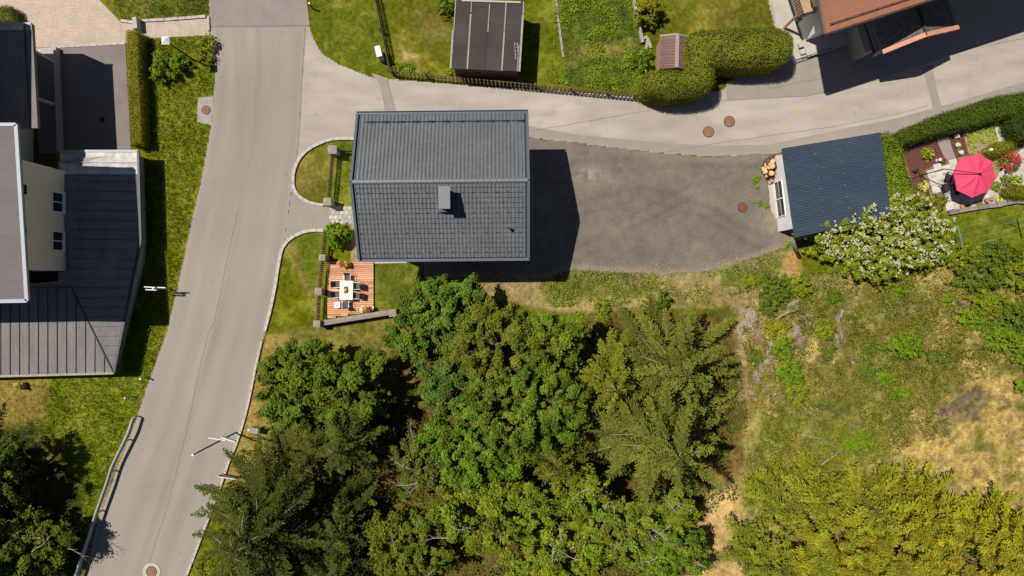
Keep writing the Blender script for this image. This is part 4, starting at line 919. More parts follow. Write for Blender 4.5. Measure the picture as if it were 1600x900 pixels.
# square lamp
def toppos(px, py, z): q = W(px, py, z); return Vector((q.x, q.y, 0))
sl_ = empty('street_lamp', toppos(257, 62, 3.8), math.radians(2), 'white square headed street lamp on the grassy bank at upper left', 'street lamp')
MB().tube([(0, 0, -.1), (0, 0, 3.5)], [.06, .045], 8).build('pole', 'dark_iron', sl_)
m_ = MB(); m_.hexa([(-.28, -.28, 3.65), (.28, -.28, 3.65), (.28, .28, 3.65), (-.28, .28, 3.65), (-.06, -.06, 3.86), (.06, -.06, 3.86), (.06, .06, 3.86), (-.06, .06, 3.86)]); m_.box(-.28, .28, -.28, .28, 3.6, 3.65); m_.build('shade', 'white_paint', sl_)
MB().box(-.15, .15, -.15, .15, 3.35, 3.6).build('lantern', 'glass', sl_)
# direction boards
sg_ = empty('direction_sign', toppos(240, 451, 2.3), math.radians(-3), 'post with three narrow white direction boards beside the main road', 'sign')
MB().tube([(0, 0, -.1), (0, 0, 2.45)], .04, 8).build('post', 'galvanised', sg_)
for (x0_, x1_, y_, z_) in ((-.75, .12, .09, 2.15), (-.75, .1, -.1, 1.95), (-.05, .62, .10, 1.7)):
    MB().hexa([(x0_, y_ - .03, z_), (x1_, y_ - .03, z_), (x1_, y_ + .03, z_), (x0_, y_ + .03, z_), (x0_ + .1, y_ - .03, z_ + .22), (x1_, y_ - .03, z_ + .22), (x1_, y_ + .03, z_ + .22), (x0_ + .1, y_ + .03, z_ + .22)]).build('board', 'white_paint', sg_)
# tall mast with board and cabinet
P0 = toppos(301, 711, 6.9)
ms = empty('sign_mast', P0, 0, 'tall thin mast with white tip and a narrow board leaning over the main road', 'mast')
MB().tube([(0, 0, -.1), (0, 0, 6.75)], [.07, .05], 8).build('pole', 'old_wood', ms); MB().tube([(0, 0, 6.75), (0, 0, 6.92)], .075, 8).build('cap', 'white_paint', ms)
zb_ = 3.4; a = W(326, 684, zb_) - P0; b = W(352, 688, zb_) - P0
a.z = b.z = zb_; MB().bar(a, b, .05, .12).build('board', 'white_paint', ms)
c2 = W(368, 690, zb_ - .2) - P0; a2 = W(346, 683, zb_ - .2) - P0; MB().bar(a2, c2, .12, .25).build('board_back', 'galvanised', ms)
P = W(396, 668, 0); Pm = empty('mast_cabinet', (P.x, P.y, 0), math.radians(-12), 'small grey sloped cabinet at the foot of the mast beside the road', 'cabinet')
MB().box(.05, .65, -.2, .2, 0, .75).build('body', 'galvanised', Pm); MB().hexa([(.02, -.24, .75), (.68, -.24, .75), (.68, .24, .75), (.02, .24, .75), (.02, -.2, .80), (.68, -.2, .80), (.68, .24, .95), (.02, .24, .95)]).build('lid', 'concrete', Pm)
MB().box(-.1, .05, -.09, .09, 0, .9).build('conduit', 'galvanised', Pm)
# framed board sign
P = W(362, 741, 0); fb = empty('notice_board', (P.x, P.y, 0), math.radians(-9), 'low white framed notice board on two legs beside the spruce', 'sign')
for x in (-.6, .62): MB().tube([(x, 0, -.1), (x, 0, 1.0)], .03, 6).build('leg', 'galvanised', fb)
MB().bar((-.68, -.02, .62), (.7, -.02, .62), .03, .4).build('panel', 'concrete', fb)
for y_, z_ in ((-.06, .35), (-.03, .9)): MB().bar((-.7, y_, z_), (.72, y_, z_), .045, .035).build('frame', 'white_paint', fb)
# roadside markers
for (x, y, lab) in ((219, 592, 'grey roadside marker post beside the seam roof corner'), (195, 622, 'grey roadside marker post just above the guardrail'), (483, 5, 'small reflector post on the grass corner at the top')):
    e = empty('marker_post', toppos(x, y, .95), 0, lab, 'post', 'roadside marker posts')
    MB().tube([(0, 0, -.05), (0, 0, .75)], .05, 8).build('stem', 'galvanised' if x < 400 else 'dark_iron', e); MB().tube([(0, 0, .75), (0, 0, .98)], .065, 8).build('reflector_head', 'galvanised' if x < 400 else 'white_paint', e)
# guardrail
gp = [W(x, y, .75) for x, y in densify(smoothpath([(208, 653), (201, 675), (190, 698), (175, 729), (165, 760), (150, 802), (137, 842), (127, 872), (118, 900), (100, 955), (85, 1010)], 3), 30, closed=False)]
gr = empty('guardrail', (gp[0].x, gp[0].y, 0), 0, 'galvanised guardrail along the lower left edge of the main road', 'guardrail'); g0 = Vector(gr.location)
prof = [(-.02, -.15), (.04, -.10), (.04, -.05), (-.02, 0), (.04, .05), (.04, .10), (-.02, .15), (-.05, .155)]
v = []; f = []
P_ = [p - g0 for p in gp]
for i, p in enumerate(P_):
    d = (P_[min(i + 1, len(P_) - 1)] - P_[max(i - 1, 0)]).normalized(); nrm = Vector((-d.y, d.x, 0))
    for u, w in prof: q = p + nrm * u * 1.8 + Vector((0, 0, w - .1)); v.append(tuple(q))
n = len(prof)
for i in range(len(P_) - 1):
    for k in range(n - 1): f.append((i * n + k, i * n + k + 1, (i + 1) * n + k + 1, (i + 1) * n + k))
me = bpy.data.meshes.new('rail_beam'); me.from_pydata(v, [], f); me.materials.append(M['galvanised']); me.update(); place('rail_beam', me, gr)
MB().tube([p + Vector((0, 0, .06)) for p in P_], .05, 6).build('top_edge', 'galvanised', gr)
for i in range(0, len(P_), 5): p = P_[i]; MB().box(p.x - .05, p.x + .05, p.y - .04, p.y + .04, -.1, .7).build('post', 'galvanised', gr)
# gate pillar near courtyard
tag(MB().box(-.16, .16, -.42, .42, 0, .7).build('gate_pillar', 'pale_concrete', None, loc=W(218, 41, 0), rot=(0, 0, .08)), 'pale concrete gate pillar at the end of the courtyard next to the hedge', 'pillar')
pb_ = empty('planter_box', W(34, 602, 0), 0, 'small wooden planter box below the seam roof', 'planter')
MB().box(-.36, .36, -.24, .24, 0, .42).build('box', 'tan_wood', pb_); MB().box(-.31, .31, -.19, .19, .42, .435).build('soil', 'bed_soil', pb_)
# clothes posts
for (x, y, lab) in ((1501, 371.5, 'teal clothes line post nearer the flowering elder'), (1603, 346, 'teal clothes line post at the right edge of the lawn')):
    p = toppos(x, y, 1.7); e = empty('clothes_post', p, math.radians(13), lab, 'clothes post', 'clothes line posts')
    MB().tube([(0, 0, -.05), (0, 0, 1.66)], .03, 8).build('pole', 'teal_metal', e); MB().box(-.035, .035, -.75, .75, 1.66, 1.72).build('crossbar', 'teal_metal', e)
a = toppos(1501, 371.5, 1.7); b = toppos(1603, 346, 1.7); cl_ = empty('clothes_line', a, 0, 'four thin clothes lines strung between the teal posts', 'clothes line')
for k in range(4):
    off = Vector((-.22 * (k - 1.5) * .45, (k - 1.5) * .45, 0)); pts = [(a - a) + off + (b - a) * t + Vector((0, 0, 1.73 - .25 * t * (1 - t))) for t in np.linspace(0, 1, 9)]
    MB().tube(pts, .007, 4).build('line', 'galvanised', cl_)

# ------------------------------------------------------------------ deck with furniture
dk = empty('deck', W(548, 450, 0), 0, 'reddish wooden deck with dining table in the front garden', 'deck'); dko = Vector(dk.location)
x0_, x1_ = W(511.5, 0, .15).x, W(583.5, 0, .15).x; yt_, yb_ = W(0, 409, .15).y, W(0, 503, .15).y
np_ = 31; pw = (yt_ - yb_) / np_; rg = random.Random(6)
for k in range(np_):
    y_ = yt_ - (k + .5) * pw; pyv = 409 + (k + .5) * 94 / np_
    xl_ = x0_; xr_ = x1_
    if pyv > 486: xr_ = W(583 - (pyv - 486) * 6.2, 0, .15).x
    if xr_ - xl_ < .2: continue
    cut = rg.uniform(.3, .7) * (xr_ - xl_) + xl_
    j = rg.uniform(0, .006)
    MB().box(xl_ - dko.x, cut - .004 - dko.x, y_ - pw * .44 - dko.y, y_ + pw * .44 - dko.y, .11, .15 + j).build('plank', 'deck_wood', dk)
    MB().box(cut + .004 - dko.x, xr_ - dko.x, y_ - pw * .44 - dko.y, y_ + pw * .44 - dko.y, .11, .15 + rg.uniform(0, .006)).build('plank', 'deck_wood', dk)
MB().box(x0_ + .05 - dko.x, x1_ - .05 - dko.x, W(0, 484, .1).y - dko.y, yt_ - .05 - dko.y, -.05, .105).build('substructure', 'brown_dark', dk)
tb = empty('garden_table', toppos(541, 453.5, .9) + Vector((0, 0, .155)), math.radians(-2), 'cream dining table on the wooden deck', 'table')
MB().box(-.49, .49, -.70, .70, .71, .75).build('table_top', 'table_cream', tb)
for a in (-1, 1):
    for b in (-1, 1): MB().box(a * .44 - .025, a * .44 + .025, b * .64 - .025, b * .64 + .025, 0, .71).build('leg', 'white_paint', tb)
p = toppos(541, 453, .9); rn = tag(MB().box(-.16, .16, -.25, .25, 0, .006).build('table_runner', 'grey_fabric', None, loc=(p.x, p.y, .908)), 'small grey mat in the middle of the cream table', 'mat')
vs_ = MB().tube([(0, 0, 0), (0, 0, .05), (0, 0, .14), (0, 0, .2)], [.07, .12, .11, .06], 12).build('vase', 'yellow_vase', None, True, (p.x, p.y, .915)); tag(vs_, 'round yellow vase on the cream dining table', 'vase')
def chair(mat='grey_fabric'):
    e = empty('garden_chair', (0, 0, 0), 0, '-', 'chair', 'chairs round the deck table')
    MB().box(-.22, .22, -.22, .22, .40, .43).build('seat', mat, e)
    m_ = MB(); m_.hexa([(-.21, .21, .46), (.21, .21, .46), (.21, .23, .46), (-.21, .23, .46), (-.20, .33, .92), (.20, .33, .92), (.20, .35, .92), (-.20, .35, .92)]); m_.build('backrest', mat, e)
    for s in (-1, 1):
        for t in (-1, 1): MB().bar((s * .24, t * .22, 0), (s * .24, t * .20, .44), .03, .03).build('leg', 'white_paint', e)
        MB().bar((s * .25, -.22, .64), (s * .25, .27, .66), .03, .03).build('armrest', 'white_paint', e)
        MB().bar((s * .23, .20, .40), (s * .22, .35, .93), .03, .03).build('back_frame', 'white_paint', e)
    return e
c0 = chair(); spots = [(543, 434, 0, 'grey garden chair at the top end of the deck table'), (540.5, 475, math.pi, 'grey garden chair at the bottom end of the deck table'),
    (526.5, 444, math.pi / 2, 'upper grey garden chair on the left side of the deck table'), (525.5, 460, math.pi / 2 + .05, 'lower grey garden chair on the left side of the deck table'),
    (557, 447, -math.pi / 2, 'upper grey garden chair on the right side of the deck table'), (556.5, 461.5, -math.pi / 2 - .1, 'lower grey garden chair on the right side of the deck table')]
for i, (x, y, r, lab) in enumerate(spots):
    loc = toppos(x, y, .6) + Vector((0, 0, .155))
    if i == 0: c0.location = loc; c0.rotation_euler.z = r; c0['label'] = lab
    else: dup(c0, loc, r, lab)
st = empty('stool', toppos(526.5, 476.5, .6) + Vector((0, 0, .155)), 0, 'small white square stool at the lower left of the deck', 'stool')
MB().box(-.22, .22, -.21, .21, .40, .45).build('seat', 'white_paint', st)
for a in (-1, 1):
    for b in (-1, 1): MB().box(a * .17 - .02, a * .17 + .02, b * .17 - .02, b * .17 + .02, 0, .40).build('leg', 'white_paint', st)
tag(MB().bar((-.1, 0, .48), (.12, -.06, .48), .04, .04).build('garden_tool', 'dark_iron', None, loc=st.location), 'small dark tool lying on the white stool', 'tool')
for (x, y, lab, n) in ((538, 412, 'wooden trestle with flower pots at the top of the deck', 2), (575, 482, 'white wooden trestle planter with flowers at the lower right of the deck', 1)):
    e = empty('plant_stand', toppos(x, y, .5) + Vector((0, 0, .155 if y < 487 else 0)), -.1, lab, 'plant stand', 'plant stands on the deck')
    for k in (-1, 0, 1): MB().box(-.5, .42, k * .13 - .04, k * .13 + .04, .36, .39).build('shelf_slat', 'tan_wood' if n == 2 else 'white_paint', e)
    for a in (-.42, .36):
        for b in (-.16, .16): MB().bar((a, b, 0), (a, b * .6, .37), .04, .04).build('leg', 'tan_wood' if n == 2 else 'white_paint', e)

# ------------------------------------------------------------------ garden at the right
sheet('mulch_bed', [(1410, 232), (1464, 217), (1480, 249), (1441, 266), (1453, 304), (1432, 304)], .010, 'mulch', 1.2)
sheet('mulch_bed', [(1480, 212), (1503, 206), (1513, 240), (1493, 247)], .010, 'mulch', 1)
sheet('garden_path', [(1463, 217), (1481, 211), (1493, 246), (1478, 251)], .014, 'side_patch', .5)
sheet('vegetable_bed', [(1504, 206), (1552, 188), (1562, 224), (1514, 242)], .010, 'bed_soil', .8)
sheet('garden_path', [(1551, 188), (1562, 184), (1574, 222), (1562, 226)], .014, 'patio_slab', .5)
sheet('garden_path', [(1570, 184), (1578, 182), (1590, 215), (1580, 220)], .014, 'patio_slab', .5)
sheet('stone_path', [(1556, 282), (1560, 272), (1600, 228), (1680, 210), (1680, 300), (1600, 290), (1575, 290)], .010, 'flag', 1)
sheet('pebble_bed', [(1538, 300), (1552, 282), (1572, 290), (1578, 316), (1535, 318)], .012, 'pale_concrete', 1)
pt = empty('patio', W(1480, 290, 0), math.radians(17), None, None); pt['kind'] = 'structure'
pp = [(1440, 267), (1502, 245), (1560, 262), (1552, 312), (1482, 331), (1458, 296)]
slabm = MB().box(-.29, .29, -.29, .29, 0, .05).mesh('paving_slab', 'patio_slab')
rg = random.Random(1)
for i in range(-5, 9):
    for j in range(-6, 6):
        l = Vector(((i + .5) * .6, (j + (.5 if i % 2 else 0)) * .6, 0)); w = Matrix.Rotation(math.radians(17), 3, 'Z') @ l + Vector(pt.location)
        px_, py_ = 800 + w.x * F / H, 450 - w.y * F / H
        if sdist(np.array([px_]), np.array([py_]), pp)[0] < -2: place('paving_slab', slabm, pt, (l.x, l.y, rg.uniform(-.004, .004)))
# parasol
apx = W(1530, 272, 2.75); rim = [W(*p, 2.25) for p in ((1529, 239), (1550, 252), (1556, 279), (1544, 299), (1519, 309), (1496, 298), (1490, 270), (1500, 248))]
um = empty('parasol', (apx.x, apx.y, 0), 0, 'bright red octagonal cantilever parasol over the patio', 'parasol'); uo = Vector(um.location)
for k in range(8):
    a, b = rim[k] - uo, rim[(k + 1) % 8] - uo; top = Vector((0, 0, 2.75)); mid = (a + b) / 2 * .985 + Vector((0, 0, .02))
    q = [top, a, mid, b]; mids = [(top + a) / 2 + Vector((0, 0, .03)), (top + mid) / 2 - Vector((0, 0, .03)), (top + b) / 2 + Vector((0, 0, .03))]
    m_ = MB(); m_.add([top, mids[0], mids[1], mids[2], a, mid, b], [(0, 1, 2), (0, 2, 3), (1, 4, 5, 2), (2, 5, 6, 3)])
    m_.add([a, mid, b, a - Vector((0, 0, .12)), mid - Vector((0, 0, .10)), b - Vector((0, 0, .12))], [(0, 3, 4, 1), (1, 4, 5, 2)]); m_.build('canopy_panel', 'umbrella_red', um)
    MB().bar(top - Vector((0, 0, .05)), a - Vector((0, 0, .02)), .02, .02).build('rib', 'dark_iron', um)
mp0 = W(1475, 264, 2.9) - uo
MB().bar(mp0, Vector((0, 0, 2.92)), .05, .06).build('arm', 'dark_iron', um)
MB().tube([(0, 0, 2.65), (0, 0, 2.98)], .06, 10).build('hub', 'dark_iron', um)
MB().tube([Vector((mp0.x, mp0.y, 0)), mp0], .035, 8).build('mast', 'dark_iron', um)
bq = Vector((mp0.x, mp0.y, .07)); 
for r in (.3, .3 + math.pi / 2): MB().bar(bq - Vector((math.cos(r), math.sin(r), 0)) * .6, bq + Vector((math.cos(r), math.sin(r), 0)) * .6, .05, .04).build('base_foot', 'dark_iron', um)
for i, (x, y, r, lab) in enumerate(((1484, 277, math.pi / 2 - .3, 'upper of the two dark garden chairs beside the red parasol'), (1479, 293, math.pi / 2 + .3, 'lower of the two dark garden chairs beside the red parasol'))):
    e = dup(c0, toppos(x, y, .6) + Vector((0, 0, .055)), r, lab, 'chairs at the parasol patio', (1.15, 1.15, 1))
    for ch_ in e.children:
        if ch_.name.startswith(('leg', 'arm', 'back_frame', 'seat', 'backrest')):
            ch_.data = ch_.data.copy(); ch_.data.materials.clear(); ch_.data.materials.append(M['dark_fabric'])
t2 = empty('patio_table', toppos(1505, 292, .7) + Vector((0, 0, .055)), .3, 'dark patio table in the shade of the red parasol', 'table')
MB().box(-.75, .75, -.42, .42, .70, .74).build('table_top', 'dark_fabric', t2)
for a in (-1, 1):
    for b in (-1, 1): MB().box(a * .68 - .03, a * .68 + .03, b * .36 - .03, b * .36 + .03, 0, .7).build('leg', 'dark_iron', t2)
# garden wall stones
gwl = empty('garden_wall', W(1482, 334, 0), 0, 'low wall of long grey stones between patio and lawn', 'wall'); go = Vector(gwl.location)
wp_ = densify([(1480, 333), (1505, 328), (1535, 323), (1560, 320), (1580, 314), (1605, 316), (1640, 318)], 5, closed=False); acc = [W(*wp_[0], 0)]
for q in wp_[1:]:
    w = W(*q, 0)
    if (w - acc[-1]).length > .72: acc.append(w)
for a, b in zip(acc, acc[1:]):
    d = (b - a).normalized(); MB().bar(a - go + Vector((0, 0, .14)), b - go - d * .04 + Vector((0, 0, .14)), random.uniform(.30, .38), .30 + random.uniform(0, .03)).build('stone', 'wall_stone', gwl)
rg = random.Random(9)
def pebblemesh(r, seed):
    m_ = MB(); rq = random.Random(seed); n = 6; vs = [(0, 0, r * .8)]
    for k in range(n): a = 6.283 * k / n; vs.append((r * .7 * math.cos(a) * rq.uniform(.8, 1.1), r * .7 * math.sin(a) * rq.uniform(.8, 1.1), r * .55))
    for k in range(n): a = 6.283 * k / n; vs.append((r * math.cos(a) * rq.uniform(.85, 1.15), r * math.sin(a) * rq.uniform(.85, 1.15), 0))
    m_.add(vs, [(0, k + 1, (k + 1) % n + 1) for k in range(n)] + [(k + 1, n + k + 1, n + (k + 1) % n + 1, (k + 1) % n + 1) for k in range(n)]); return m_
rq_ = random.Random(31); m_ = MB()
for k in range(1000):
    t = rq_.random(); px_ = 760 + t * 480; ye = float(np.interp(px_, [760, 850, 880, 1022, 1100, 1190, 1240], [436, 436, 424, 430, 424, 398, 384])); py_ = ye + rq_.gauss(4, 9); r_ = .03 + .07 * rq_.random() ** 2
    p = W(px_, py_, 0); pm_ = pebblemesh(r_, k % 9); m_.add([(v[0] + p.x, v[1] + p.y, v[2] + (.018 if py_ < ye else -.03)) for v in pm_.v], pm_.f)
tag(m_.build('loose_gravel', 'bed_soil'), 'loose stones along the lower edge of the gravel lot', 'gravel', kind='stuff')
m_ = MB()
for k in range(150):
    x = 1545 + rg.gauss(0, 1) * 0 + rg.random() * 32; y = 284 + rg.random() * 32; p = W(x, y, 0); pm_ = pebblemesh(rg.uniform(.06, .14), k); m_.add([(v[0] + p.x, v[1] + p.y, v[2] + .01) for v in pm_.v], pm_.f)
tag(m_.build('pebbles', 'kerb_stone'), 'whitish pebbles spread beside the red parasol', 'pebbles', kind='stuff')
def pot(px, py, r, lab, mat='terracotta'):
    e = empty('flower_pot', W(px, py, .05), 0, lab, 'flower pot', 'terracotta flower pots'); m_ = MB().tube([(0, 0, 0), (0, 0, r * 1.3), (0, 0, r * 1.35), (0, 0, r * 1.6)], [r * .7, r * .95, r * 1.1, r * 1.1], 12); m_.build('pot', mat, e); MB().disc((0, 0), r * .95, r * 1.6, r * 1.61, 12).build('soil', 'bed_soil', e)
for x, y, r, lab in ((1539.5, 313, .16, 'left of the two terracotta pots by the pebble bed'), (1547, 311, .15, 'right of the two terracotta pots by the pebble bed'), (1501, 323, .16, 'terracotta pot at the patio corner below the parasol'), (1535, 412, .2, 'terracotta pot hidden among the bushes')): 
    if y < 400: pot(x, y, r, lab)
lantern = MB(); 
def ornament(px, py, lab, mat='white_paint', h=.5, name='garden_ornament'):
    m_ = MB().tube([(0, 0, 0), (0, 0, .05), (0, 0, h * .5), (0, 0, h * .6), (0, 0, h * .85), (0, 0, h)], [.13, .12, .06, .11, .13, .03], 12); tag(m_.build(name, mat, None, True, W(px, py, .02)), lab, 'ornament', 'garden ornaments')
ornament(1428, 268, 'small dark ball ornament on the red mulch', 'dark_iron', .3); ornament(1464, 251, 'white stone ornament at the edge of the red mulch bed'); ornament(1538, 237, 'white statue beside the parasol and topiary', h=.9); ornament(1555, 193, 'small yellowish ornament at the top of the vegetable bed', 'yellow_vase', .3)

#@@VEG
# ------------------------------------------------------------------ vegetation
def unit(n, rng=RNG): d = rng.normal(size=(n, 3)); return d / np.linalg.norm(d, axis=1, keepdims=True)
def crown(cx, cy, zc, rx, ry, rz, leaf, col, n, clr=.55, rough=.6, low=-.35, seed=0, var=.5, hue=.3):
    """leaf sprays spread over an uneven dome; returns arrays for leafmesh"""
    rng = np.random.default_rng(seed); d = unit(4000, rng); d = d[d[:, 2] > low]
    nc = max(10, int(7.0 * (rx * ry) / (clr * clr))); d = d[:nc]
    lob = .86 + rough * (fbm(d[:, 0] * 2.6 + seed, d[:, 1] * 2.6 + d[:, 2] * 1.5 + seed, 1.0, seed % 50, 4) - .5) * 2.2
    rad = lob * (1 - .45 * rng.random(len(d)) ** 2.0)
    C = d * rad[:, None] * np.array([rx, ry, rz]) + np.array([cx, cy, zc])
    sr0 = clr * (.35 + .75 * rng.random(len(C)) ** 1.6); wt = sr0 ** 2; cnt = np.maximum(6, (n * wt / wt.sum()).astype(int))
    ci = np.repeat(np.arange(len(C)), cnt); m = len(ci); sr = sr0[ci]
    o = unit(m, rng); r = rng.random(m) ** .6
    # each spray is stretched along its own outward twig
    ax = d + rng.normal(size=d.shape) * .45 + np.array([0, 0, .15]); ax /= np.linalg.norm(ax, axis=1, keepdims=True); st = rng.uniform(-.9, 1.5, m) * rng.random(m)
    P = C[ci] + o * (sr * r * .72)[:, None] * np.array([1, 1, .6]) + ax[ci] * (sr * st)[:, None]
    N = o * .45 + d[ci] * .35 + np.array([0, 0, .75]) + rng.normal(size=(m, 3)) * .5
    b = (1 + var * 1.2 * (rng.random(len(C)) - .5))[ci] * (1 + var * 1.1 * (rng.random(m) - .5)); hsh = (hue * (rng.random(len(C)) - .5))[ci] + hue * .9 * (rng.random(m) - .5)
    cl = np.array(col)[None] * b[:, None] * np.stack([1 + hsh, np.ones(m), 1 - hsh * .5], 1)
    L = leaf * (.55 + .9 * rng.random(m)); return P, N, L, cl
def trunk(parent, base, top, r, limbs, seed, mat='bark', name='trunk'):
    rg = random.Random(seed); m_ = MB(); base = Vector(base); top = Vector(top); mid = (base + top) / 2 + Vector((rg.uniform(-.3, .3), rg.uniform(-.3, .3), 0))
    m_.tube([base - Vector((0, 0, .3)), base + Vector((0, 0, .4)), mid, top], [r * 1.4, r, r * .75, r * .35], 8)
    for e in limbs:
        s = base.lerp(top, rg.uniform(.35, .8)); e = Vector(e); q = s.lerp(e, .5) + Vector((0, 0, rg.uniform(.1, .5))); m_.tube([s, q, e], [r * .45, r * .28, r * .08], 6)
    o = m_.build(name, mat, parent, True); o.location = -parent.location; return o
def broadleaf(px, py, top, rpx, rpy, label, col, leaf=.20, n=14000, seed=1, rzf=.74, clr=.54, bare=0, ttop=.5, name='broadleaf_tree', group='broadleaf trees on the slope'):
    rpx *= 1.02; rpy *= 1.02; n = int(n * 2.1); leaf *= .78; rz = (rpx + rpy) / 2 * .042 * rzf; zc = max(top - rz, .4 * top); s = (H - zc) / F
    c = W(px, py, zc); rx, ry = rpx * s, rpy * s; g = gz(c.x, c.y); e = empty(name, (c.x, c.y, g), 0, label, 'tree', group); eo = np.array(e.location)
    P, N, L, cl = crown(c.x, c.y, zc, rx, ry, rz, leaf, col, n, clr=clr, seed=seed)
    tj = random.Random(seed * 7 + 1); tint = np.array([tj.uniform(.84, 1.2), tj.uniform(.88, 1.12), tj.uniform(.6, 1.5)]) if ttop > 0 else np.array([tj.uniform(.93, 1.03), 1.0, 1.0])
    place('crown', leafmesh('crown', P - eo, N, L, L * .62, cl * tint), e)
    rg = random.Random(seed); limbs = [P[rg.randrange(len(P))] for _ in range(9)] if ttop > 0 else []
    trunk(e, (c.x, c.y, g), (c.x, c.y, zc + rz * ttop), .11 + .022 * top if ttop > 0 else .09, limbs, seed)
    if bare:
        m_ = MB()
        for k in range(bare):
            i = rg.randrange(len(P)); p = Vector(P[i]) + Vector((0, 0, .35)); a = rg.random() * 6.28; q = [p]; 
            for t in range(4): a += rg.uniform(-.5, .5); q.append(q[-1] + Vector((math.cos(a) * .45, math.sin(a) * .45, rg.uniform(-.1, .15))))
            m_.tube(q, [.035, .028, .02, .014, .006], 5)
            for t in (1, 2, 3): b2 = a + rg.choice((-1, 1)) * rg.uniform(.5, 1); m_.tube([q[t], q[t] + Vector((math.cos(b2) * .5, math.sin(b2) * .5, .1))], [.016, .005], 4)
        o = m_.build('bare_branches', 'dead_bark', e); o.location = -e.location; o['kind'] = 'stuff'
    return e
def conifer(apx_, apy, h, R, label, col, seed=1, tiers=10, dens=1.0, tip=.17, droop=.34, name='spruce_tree', group='conifers on the slope', z0=.10, spine=True, cat='tree', fat=.72, base=None, rise=.10):
    rng = np.random.default_rng(seed); rg = random.Random(seed)
    if base: a = W(base[0], base[1], 0); a.z = h
    else: a = W(apx_, apy, h)
    g = gz(a.x, a.y); e = empty(name, (a.x, a.y, g), 0, label, cat, group)
    Hh = h - g; Cs = []; Ns = []; Ts = []; Ls = []; Cc = []; sp = MB()
    for t in range(tiers):
        u = z0 + (1 - z0) * (t / tiers) ** 1.0; z = Hh * u; Lb = R * (1 - u) ** .72 + .15; nb = max(4, int(round(4.6 + 2.6 * (1 - u)))); ph = rg.random() * 6.28
        for b in range(nb):
            th = ph + 6.283 * b / nb + rg.uniform(-.3, .3); L = Lb * rg.uniform(.6, 1.18); dr = np.array([math.cos(th), math.sin(th), 0]); sd = np.array([-math.sin(th), math.cos(th), 0])
            curl = rg.uniform(-.22, .22); zz = z + rg.uniform(-.3, .3); br = rg.uniform(.72, 1.28); dp = droop * rg.uniform(.6, 1.3)
            sp_f = lambda v: dr * L * v + sd * curl * L * v * v + np.array([0, 0, zz + L * (rise * v - dp * v * v + .12 * v ** 3)])
            if spine and L > .6 and rg.random() < .4: v0 = rg.uniform(.15, .5); sp.tube([Vector(sp_f(v)) + Vector((0, 0, .05)) for v in (v0, v0 + .16, v0 + .34)], [.024, .018, .010], 4)
            nt = max(5, int(L / .085 * dens))
            for k in range(nt):
                v = .10 + .92 * (k + rg.random()) / nt
                base_ = sp_f(v)
                for s in (-1, 1):
                    tw = (.10 + .40 * fat * L ** .8 * max(1 - v, 0.0) ** .6 * min(1, v * 3.2)) * rg.uniform(.45, 1.2); tw = min(tw, 1.0 * fat)
                    an = rg.uniform(.55, 1.05); td = dr * math.cos(an) + sd * s * math.sin(an) + np.array([0, 0, -.22 + rg.uniform(-.15, .12)])
                    m = max(1, int(tw / .085)); w = (np.arange(m) + .5) / m
                    Cs.append(base_ + td * (w * tw)[:, None] + rng.normal(size=(m, 3)) * .02); Ts.append(td + rng.normal(size=(m, 3)) * .3)
                    Ns.append(np.array([0, 0, 1.]) + dr * .1 + rng.normal(size=(m, 3)) * .34); Ls.append(np.full(m, tip) * (.7 + .6 * rng.random(m)))
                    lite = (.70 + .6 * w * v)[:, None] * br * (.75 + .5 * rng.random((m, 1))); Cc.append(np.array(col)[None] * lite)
    C = np.concatenate(Cs); N = np.concatenate(Ns); T = np.concatenate(Ts); L = np.concatenate(Ls); cl = np.concatenate(Cc)
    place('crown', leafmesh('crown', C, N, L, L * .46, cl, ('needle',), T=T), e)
    m_ = MB(); m_.tube([(0, 0, -.3), (0, 0, Hh * .5), (0, 0, Hh)], [.03 * Hh * .55 + .05, .012 * Hh + .03, .02], 8); m_.build('trunk', 'bark', e, True)
    if spine: o = sp.build('branches', 'dead_bark', e); o['kind'] = 'stuff'
    return e
def shrub(px, py, rpx, rpy, h, label, col, n=2500, leaf=.15, seed=1, name='shrub', group=None, clr=.28, var=.4, cat='shrub', needle=False, mat='leaf', z_=None):
    zb = float(hpx(px, py)) if z_ is None else z_; c = W(px, py, zb + h * .45); s = (H - zb) / F
    P, N, L, cl = crown(c.x, c.y, zb + h * .38, rpx * s, rpy * s, h * .62, leaf, col, n, clr=clr, seed=seed, low=-.25, var=var)
    P[:, 2] = np.maximum(P[:, 2], zb + .01)
    e = empty(name, (c.x, c.y, zb), 0, label, cat, group); me = leafmesh('foliage', P - np.array(e.location), N, L, L * (.3 if needle else .6), cl, (mat,)); place('foliage', me, e)
    rg = random.Random(seed); m_ = MB()
    for k in range(5): a = rg.random() * 6.28; r = rg.uniform(.3, .7); m_.tube([(0, 0, -.05), (math.cos(a) * rpx * s * r * .5, math.sin(a) * rpy * s * r * .5, h * .4), (math.cos(a) * rpx * s * r, math.sin(a) * rpy * s * r, h * .72)], [.03, .02, .008], 5)
    m_.build('stems', 'bark', e); return e
